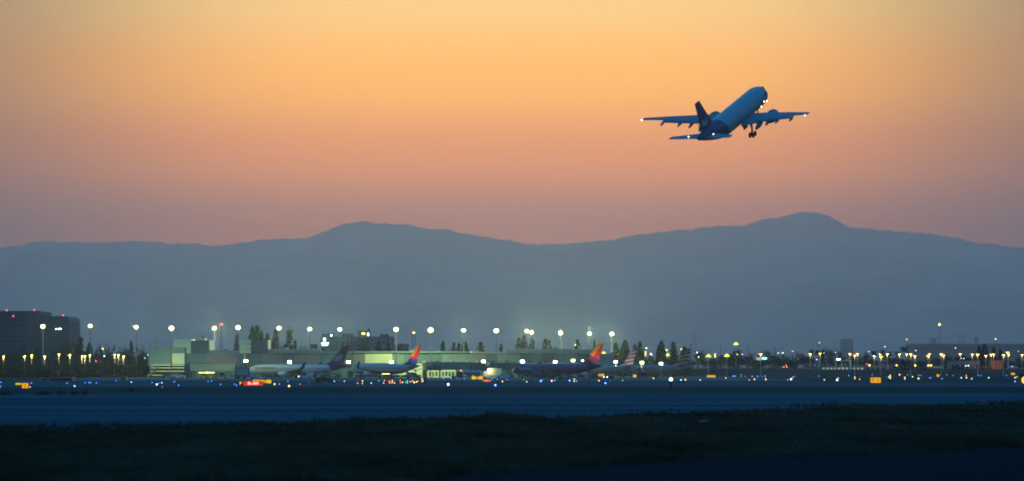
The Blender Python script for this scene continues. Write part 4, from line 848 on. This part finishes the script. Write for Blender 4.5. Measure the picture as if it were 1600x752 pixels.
def tree_meshes(kind, seed):
    rr = np.random.default_rng(seed); pts = []
    if kind == 'conifer':          # unit: height 10
        tiers = 13; off = rr.uniform(0, 6)
        for k in range(tiers):
            t = k/tiers; z = .9 + 9*t; R0 = 2.3*(1-t)**.85*rr.uniform(.72, 1.15) + .12
            nb = max(3, int(9*(1-t)) + 2)
            for b in range(nb):
                a = off + k*1.3 + 6.28*b/nb + rr.normal()*.25; l = R0*rr.uniform(.6, 1.12)
                for q in range(11):
                    f = rr.uniform(.12, 1); pts.append((np.array([l*f*math.cos(a), l*f*math.sin(a), z - .32*l*f*f + .2 + rr.normal()*.13]) + rr.normal(size=3)*.10, rr.uniform(.28, .52)))
        for q in range(12): pts.append((np.array([rr.normal()*.06, rr.normal()*.06, rr.uniform(9.2, 10.2)]), .22))
        return leaf_mesh('crown', pts, rr, m_con), limbs('trunk', 9.8, .22, rr, 9, 2.0)
    if kind == 'cypress':
        for q in range(760):
            t = rr.uniform(0, 1)**.9; R0 = 1.25*math.sin(min(1, t*1.9+.22)*1.57)*(1-t**2.6) + .08; a = rr.uniform(0, 6.28); l = R0*rr.uniform(.35, 1.05)*(1 + .22*math.sin(a*3+t*9))
            pts.append((np.array([l*math.cos(a), l*math.sin(a), .5 + 9.6*t]), rr.uniform(.3, .55)))
        return leaf_mesh('crown', pts, rr, m_con, 1.3), limbs('trunk', 9.4, .2, rr, 6, 1.0)
    if kind == 'round':            # unit: height 10, crown width about 9
        cl = [(rr.normal()*1.9, rr.normal()*1.9, rr.uniform(4.2, 8.2), rr.uniform(1.2, 2.3)) for _ in range(13)]
        for cx_, cy_, cz_, cr_ in cl:
            for q in range(58):
                v = rr.normal(size=3); v /= np.linalg.norm(v); v *= cr_*rr.uniform(.55, 1.08); pts.append((np.array([cx_, cy_, min(cz_, 10-cr_*.75)]) + v*np.array([1.1,1.1,.8]), rr.uniform(.25, .5)))
        return leaf_mesh('crown', pts, rr, m_leaf, 1), limbs('trunk', 7.5, .28, rr, 8, 3.4)
    if kind == 'palm':
        V, Fc = [], []
        for b in range(24):
            a = 6.28*b/24 + rr.normal()*.15; up = rr.uniform(-.3, 1.0); L_ = rr.uniform(2.0, 2.6); prev = None
            for q in range(7):
                f = q/6; x = L_*f; z = 8.6 + up*x*.7 - .32*x*x*(1.0 if up < .4 else .75); w = .42*math.sin(3.14*min(1, f*.85+.12))
                p0 = (x*math.cos(a) - w*math.sin(a), x*math.sin(a) + w*math.cos(a), z - .18*w); p1 = (x*math.cos(a), x*math.sin(a), z + .1); p2 = (x*math.cos(a) + w*math.sin(a), x*math.sin(a) - w*math.cos(a), z - .18*w)
                V += [p0, p1, p2]; n_ = len(V)
                if q: Fc += [(n_-6, n_-5, n_-2, n_-3), (n_-5, n_-4, n_-1, n_-2)]
        me = bpy.data.meshes.new('crown'); me.from_pydata(V, [], Fc); me.materials.append(m_palm)
        return me, limbs('trunk', 8.8, .2, rr, 0, 0)
    if kind == 'shrub':            # unit: height 1, width 2
        for q in range(420):
            v = rr.normal(size=3); v /= np.linalg.norm(v); v[2] = abs(v[2]); v *= rr.uniform(.4, 1.05); pts.append((np.array([v[0]*1.0, v[1]*.8, v[2]*.85*(1+.3*math.sin(v[0]*7))]), rr.uniform(.05, .13)))
        mb = MB()
        for k in range(6): a = k*1.05; mb.tube([(0,0,0), (.3*math.cos(a), .3*math.sin(a), .5)], [.03,.01], 4)
        me = mb.mesh('stems'); me.materials.append(m_bark)
        return leaf_mesh('foliage', pts, rr, mat('dark_shrub_leaves', (.012,.016,.012), .95), 1.2), me
TKIND = {'conifer': 5, 'cypress': 4, 'round': 5, 'palm': 3, 'shrub': 3}
for k, n_ in TKIND.items(): TREES[k] = [tree_meshes(k, 11*i + len(k)) for i in range(n_)]
TCOUNT = {}
def tree(kind, px, yt, d, wpx=None, where='', i=0):
    h = Z(yt, d); unit = {'shrub': 1.}.get(kind, 10.)
    wu = {'conifer': 4.6, 'cypress': 2.5, 'round': 8.5, 'palm': 5., 'shrub': 2.}[kind]
    wpx = wpx*{'conifer': 2.5, 'cypress': 1.75, 'round': 1.25, 'palm': 1.2}.get(kind, 1.)
    sz = h/unit; sx_ = (wpx/F*d)/wu if wpx else sz
    name = {'conifer': 'conifer_tree', 'cypress': 'cypress_tree', 'round': 'broadleaf_tree', 'palm': 'palm_tree', 'shrub': 'low_shrub'}[kind]
    word = {'conifer': 'dark pointed conifer', 'cypress': 'narrow dark cypress', 'round': 'rounded dark broadleaf tree', 'palm': 'dark palm tree', 'shrub': 'low black shrub'}[kind]
    key = (kind, where); n_ = TCOUNT.get(key, 0); TCOUNT[key] = n_ + 1
    g = thing(name, f'{word} {where}, {fromleft(n_)}', 'shrub' if kind == 'shrub' else 'tree', (X(px, d), d, 0), rnd.uniform(0, 6.28), f'{word}s {where}')
    g.scale = (sx_, sx_, sz); cm, tm = TREES[kind][(i*7 + n_*3) % len(TREES[kind])]
    obj('foliage' if kind == 'shrub' else 'crown', cm, None, g); obj('stems' if kind == 'shrub' else 'trunk', tm, None, g)
    return g
W_ = 'behind the terminal roof'
BT = [('conifer',370,522,9),('conifer',394,508.5,13),('conifer',401.5,506.5,15),('cypress',408.5,519,8),('cypress',418,523,9),('cypress',430.5,516.5,9),('conifer',424.5,533,8),('conifer',452,513.5,15),('round',443,533.5,10),('conifer',461,532,10),('round',469,539,9),('cypress',317,525.5,4),
      ('conifer',692,532.5,9),('round',702,544,8),('conifer',709,535,10),('conifer',717.5,535,11),('cypress',726.5,535.5,10),('conifer',751,534.5,15),('cypress',783,538.5,6),('cypress',811,529,9),('cypress',818.5,525.5,9),('conifer',831,526.5,11),('cypress',852,531,9),('conifer',858.5,532,9),('round',866,541,6),
      ('cypress',902,532.5,8),('conifer',928.5,530,6),('round',622,533,10),('round',632,536.5,9),('round',838,543,7),('round',735,547,10),('round',770,548,8),('round',890,545,9)]
for k, x, y, w in sorted(BT, key=lambda q: q[1]): tree(k, x, y, 1235, w, W_, int(x))
W_ = 'in front of the hotel'
for k, x, y, w in [('conifer',544,536,9),('conifer',568.5,532.5,10),('conifer',589.5,533.5,14),('conifer',606.5,533,10)]: tree(k, x, y, 1380, w, W_, int(x))
W_ = 'at left among the yellow lamps'
LT = [('round',5,545,26),('round',22,548,22),('conifer',36,542,12),('round',47,547,24),('round',66,545,24),('round',84,544,22),('cypress',97,540,9),('round',109,527.5,14),('conifer',120,536,10),('conifer',126.5,526,11),('round',132,540,16),('cypress',140,536.5,9),('round',147,548,14),('round',155,532.5,10),('round',172.5,534.5,14),('round',164,548,14),('round',181,546,14),('round',194.5,539,11),('conifer',205,532.5,8),('round',199,549,16),('round',214,547,14),('round',219,538,10),('round',229,546,9),('round',74,556,30),('round',28,558,30),('round',120,556,30),('round',160,558,28),('round',205,558,28),('conifer',58,543,10),('round',223,556,14),('round',176,560,24),('round',100,558,26),('round',48,560,26),('round',10,560,24),('round',140,561,24)]
for k, x, y, w in sorted(LT, key=lambda q: q[1]): tree(k, x, y, 1225 if y > 550 else 1290, w, W_, int(x))
W_ = 'low in the dark belt at far left'
for k, x in enumerate(range(-6, 236, 13)): tree('round', x + rnd.uniform(-3,3), 564.5 + rnd.uniform(-1.5,2.5), 1120, 20 + rnd.uniform(-3,4), W_, k)
W_ = 'along the ground at far left'
for k, x in enumerate(range(-4, 232, 21)): tree('shrub', x + rnd.uniform(-3,3), 574 + rnd.uniform(-1.5,2), 1108, 34 + rnd.uniform(-4,6), W_, k)
W_ = 'right of the terminal'
RT = [('cypress',962,536.5,9),('cypress',976.5,533,10),('conifer',971,543,8),('conifer',992.5,538,10),('cypress',1000,535,9),('round',1018,552,18),('cypress',1033.5,533.5,10),('conifer',1028,544,8),('conifer',1052,533.5,13),('conifer',1069,541.5,14),('round',1010,556,16),('round',1043,556,16),('round',1060,556,14),('round',985,556,18),('round',1027,558,16),('round',1080,556,14)]
for k, x, y, w in sorted(RT, key=lambda q: q[1]): tree(k, x, y, 1225, w, W_, int(x))
W_ = 'along the right horizon'
QT = [('round',1092,545,13),('round',1100,551,14),('round',1112,554,16),('round',1126,552,14),('round',1140,549,18),('round',1153,542,26),('round',1168,549,20),('round',1186,551,16),('round',1202,544,24),('round',1217,549,16),('round',1230,553,18),('round',1245,547.5,18),('round',1257,549,12),('palm',1268,543,8),('palm',1276.5,543.5,8),('round',1287,541,14),('round',1299.5,542.5,12),('round',1313,546,14),('round',1327,556,20),('round',1342,552,18),('round',1356,548,14),('palm',1366,545,10),('palm',1378.5,543.5,10),('palm',1390,546,9),('palm',1402,546,10),('palm',1413,538,14),('round',1383,552,18),('round',1430,560,16),('round',1349,560,20),
      ('round',1460,556,18),('round',1484,551,16),('round',1497,553,16),('round',1512,552,18),('conifer',1530,540.5,10),('cypress',1538.5,539,10),('cypress',1552.5,543,6),('conifer',1563,546,10),('round',1576,557,16),('round',1592,556,18),('round',1608,552,18),('round',1520,556,18),('round',1556,556,16),('round',1396,556,16),('round',1270,556,22),('round',1298,558,22),('round',1210,558,22),('round',1180,559,20),('round',1150,558,22),('round',1120,560,20),('round',1240,560,20),('round',1365,560,18),('round',1410,558,18),('round',1475,560,16),('round',1500,560,14)]
for k, x, y, w in sorted(QT, key=lambda q: q[1]): tree(k, x, y, 1540, w, W_, int(x))
tree('round', 1414, 558.5, 1200, 23, 'dark and near at right of the car park', 2); tree('round', 1441, 561, 1200, 15, 'dark and near at right of the car park', 3)
W_ = 'on the grass at far left'
for x, w, yb in ((10, 26, 617.5), (68, 28, 617), (95, 15, 616.5), (117, 20, 616.5), (133, 16, 616.5), (205, 14, 612)):
    d = ground_d(yb); g = tree('shrub', x, yb - 7.5, d, w, W_, int(x))

# ------------------------------------------------------------------ foreground grass
EDGE = [(-300,678),(0,674),(130,672),(260,667),(400,664),(520,662),(650,658),(720,652),(800,648),(860,653),(1000,650),(1100,645),(1200,641),(1300,637),(1450,633),(1600,631),(1900,626)]
def grass():
    rr = np.random.default_rng(5)
    ex = np.array([p[0] for p in EDGE]); ey = np.array([p[1] for p in EDGE])
    fx = np.array([p[0] for p in ROAD]); fy = np.array([p[1] for p in ROAD])
    def bump(x, y): return .12 + .10*np.sin(x*.21+y*.043) + .09*np.sin(x*.09-y*.11+1) + .06*np.sin(x*.5+y*.23)
    # earth bed that follows the verge
    nx, ny = 90, 40; V = []
    for j in range(ny):
        for i in range(nx):
            px = -250 + 2100*i/(nx-1); d1 = F*EYE/(np.interp(px, ex, ey)-HY); d0 = F*EYE/(min(np.interp(px, fx, fy), 790 if px < 650 else 999)-HY)
            if px < 650: d0 = 95 + 20*(px+250)/900
            t = j/(ny-1); d = d0 + (d1-d0)*t; x = (px-CX)/F*d
            edge = min(1, t*8, (1-t)*8); V.append((x, d, .03 + max(0, bump(x, d))*edge))
    me = bpy.data.meshes.new('grass_verge'); me.from_pydata(V, [], [(j*nx+i, j*nx+i+1, (j+1)*nx+i+1, (j+1)*nx+i) for j in range(ny-1) for i in range(nx-1)])
    for p in me.polygons: p.use_smooth = True
    struct(obj('grass_verge', me, mat('verge_soil', (.018,.02,.016), .95, spec=0.0, col2=(.03,.032,.026), scale=.5)))
    n = 62000
    px = rr.uniform(-60, 1660, n*2); inv = rr.uniform(HY+50, HY+190, n*2) - HY
    d = F*EYE/inv
    d1 = F*EYE/(np.interp(px, ex, ey)-HY); d0 = np.where(px < 650, 100 + 15*(px+60)/710, F*EYE/(np.interp(px, fx, fy)-HY))
    jit = rr.normal(size=n*2)
    ok = (d < d1 + 7*jit - 4) & (d > d0 + .8*jit); px, d = px[ok][:n], d[ok][:n]
    x = (px-CX)/F*d; n = len(x)
    z = np.maximum(0, bump(x, d)) - .02
    clump = .5 + .5*np.sin(x*.55+np.sin(d*.21)*2)*np.sin(d*.13+x*.13) + .25*np.sin(x*1.7+d*.07); tall = np.clip(clump, .15, 1)
    far = np.clip((d-d0[ok][:n])/(d1[ok][:n]-d0[ok][:n]), 0, 1)
    wx = np.exp(-((px-775)/40)**2) + .6*np.exp(-((px-1270)/70)**2) + .4*np.exp(-((px-560)/50)**2)
    h = rr.uniform(.12, .34, n)*(.45 + .8*tall) * (1 + .9*wx*(far > .8))
    V = np.zeros((n, 9, 3))
    for b in range(3):
        a = rr.uniform(0, 6.28, n); ln = rr.uniform(.1, .6, n)*h; w = rr.uniform(.05, .12, n)
        ox, oy = rr.normal(0, .07, n), rr.normal(0, .07, n)
        V[:, 3*b] = np.c_[x+ox-w*np.cos(a), d+oy-w*np.sin(a), z]; V[:, 3*b+1] = np.c_[x+ox+w*np.cos(a), d+oy+w*np.sin(a), z]; V[:, 3*b+2] = np.c_[x+ox+ln*np.sin(a), d+oy+ln*np.cos(a), z+h*rr.uniform(.7, 1.2, n)]
    V = V.reshape(-1, 3).astype(np.float32)
    me = bpy.data.meshes.new('grass'); nf = len(V)//3
    me.vertices.add(len(V)); me.vertices.foreach_set('co', V.ravel()); me.loops.add(len(V)); me.loops.foreach_set('vertex_index', np.arange(len(V), dtype=np.int32))
    me.polygons.add(nf); me.polygons.foreach_set('loop_start', np.arange(0, len(V), 3, dtype=np.int32)); me.polygons.foreach_set('loop_total', np.full(nf, 3, dtype=np.int32)); me.update(); me.validate()
    o = obj('grass', me, mat('dry_dark_grass', (.018,.022,.014), .95, spec=0.0, col2=(.095,.095,.055), scale=.10, stretch=(1,.25,1)))
    tag(o, 'dark rough grass on the verge in front of the runway', 'grass', kind='stuff')
grass()
# litter caught in the grass
for i, (px, py, s, lab) in enumerate([(1100,664.5,.30,'crumpled pale litter bag lying in the dark grass'), (1337,706.5,.14,'tiny white scrap at the edge of the near road')]):
    d = ground_d(py); rr = np.random.default_rng(i+2); mb = MB()
    mb.rings([[(s*(1+.35*rr.normal())*k*math.cos(a), s*.6*k*math.sin(a), .42*s*t + .06*rr.normal()*s) for a in (2*math.pi*q/9 for q in range(9))] for t, k in ((0,.7),(.3,1),(.7,.75),(1,.2))])
    o = mb.build('litter_bag' if i == 0 else 'paper_scrap', mat('pale_litter', (.30,.27,.25), .8)); o.location = (X(px, d), d - 1, .28 if i == 0 else .05); tag(o, lab, 'litter')
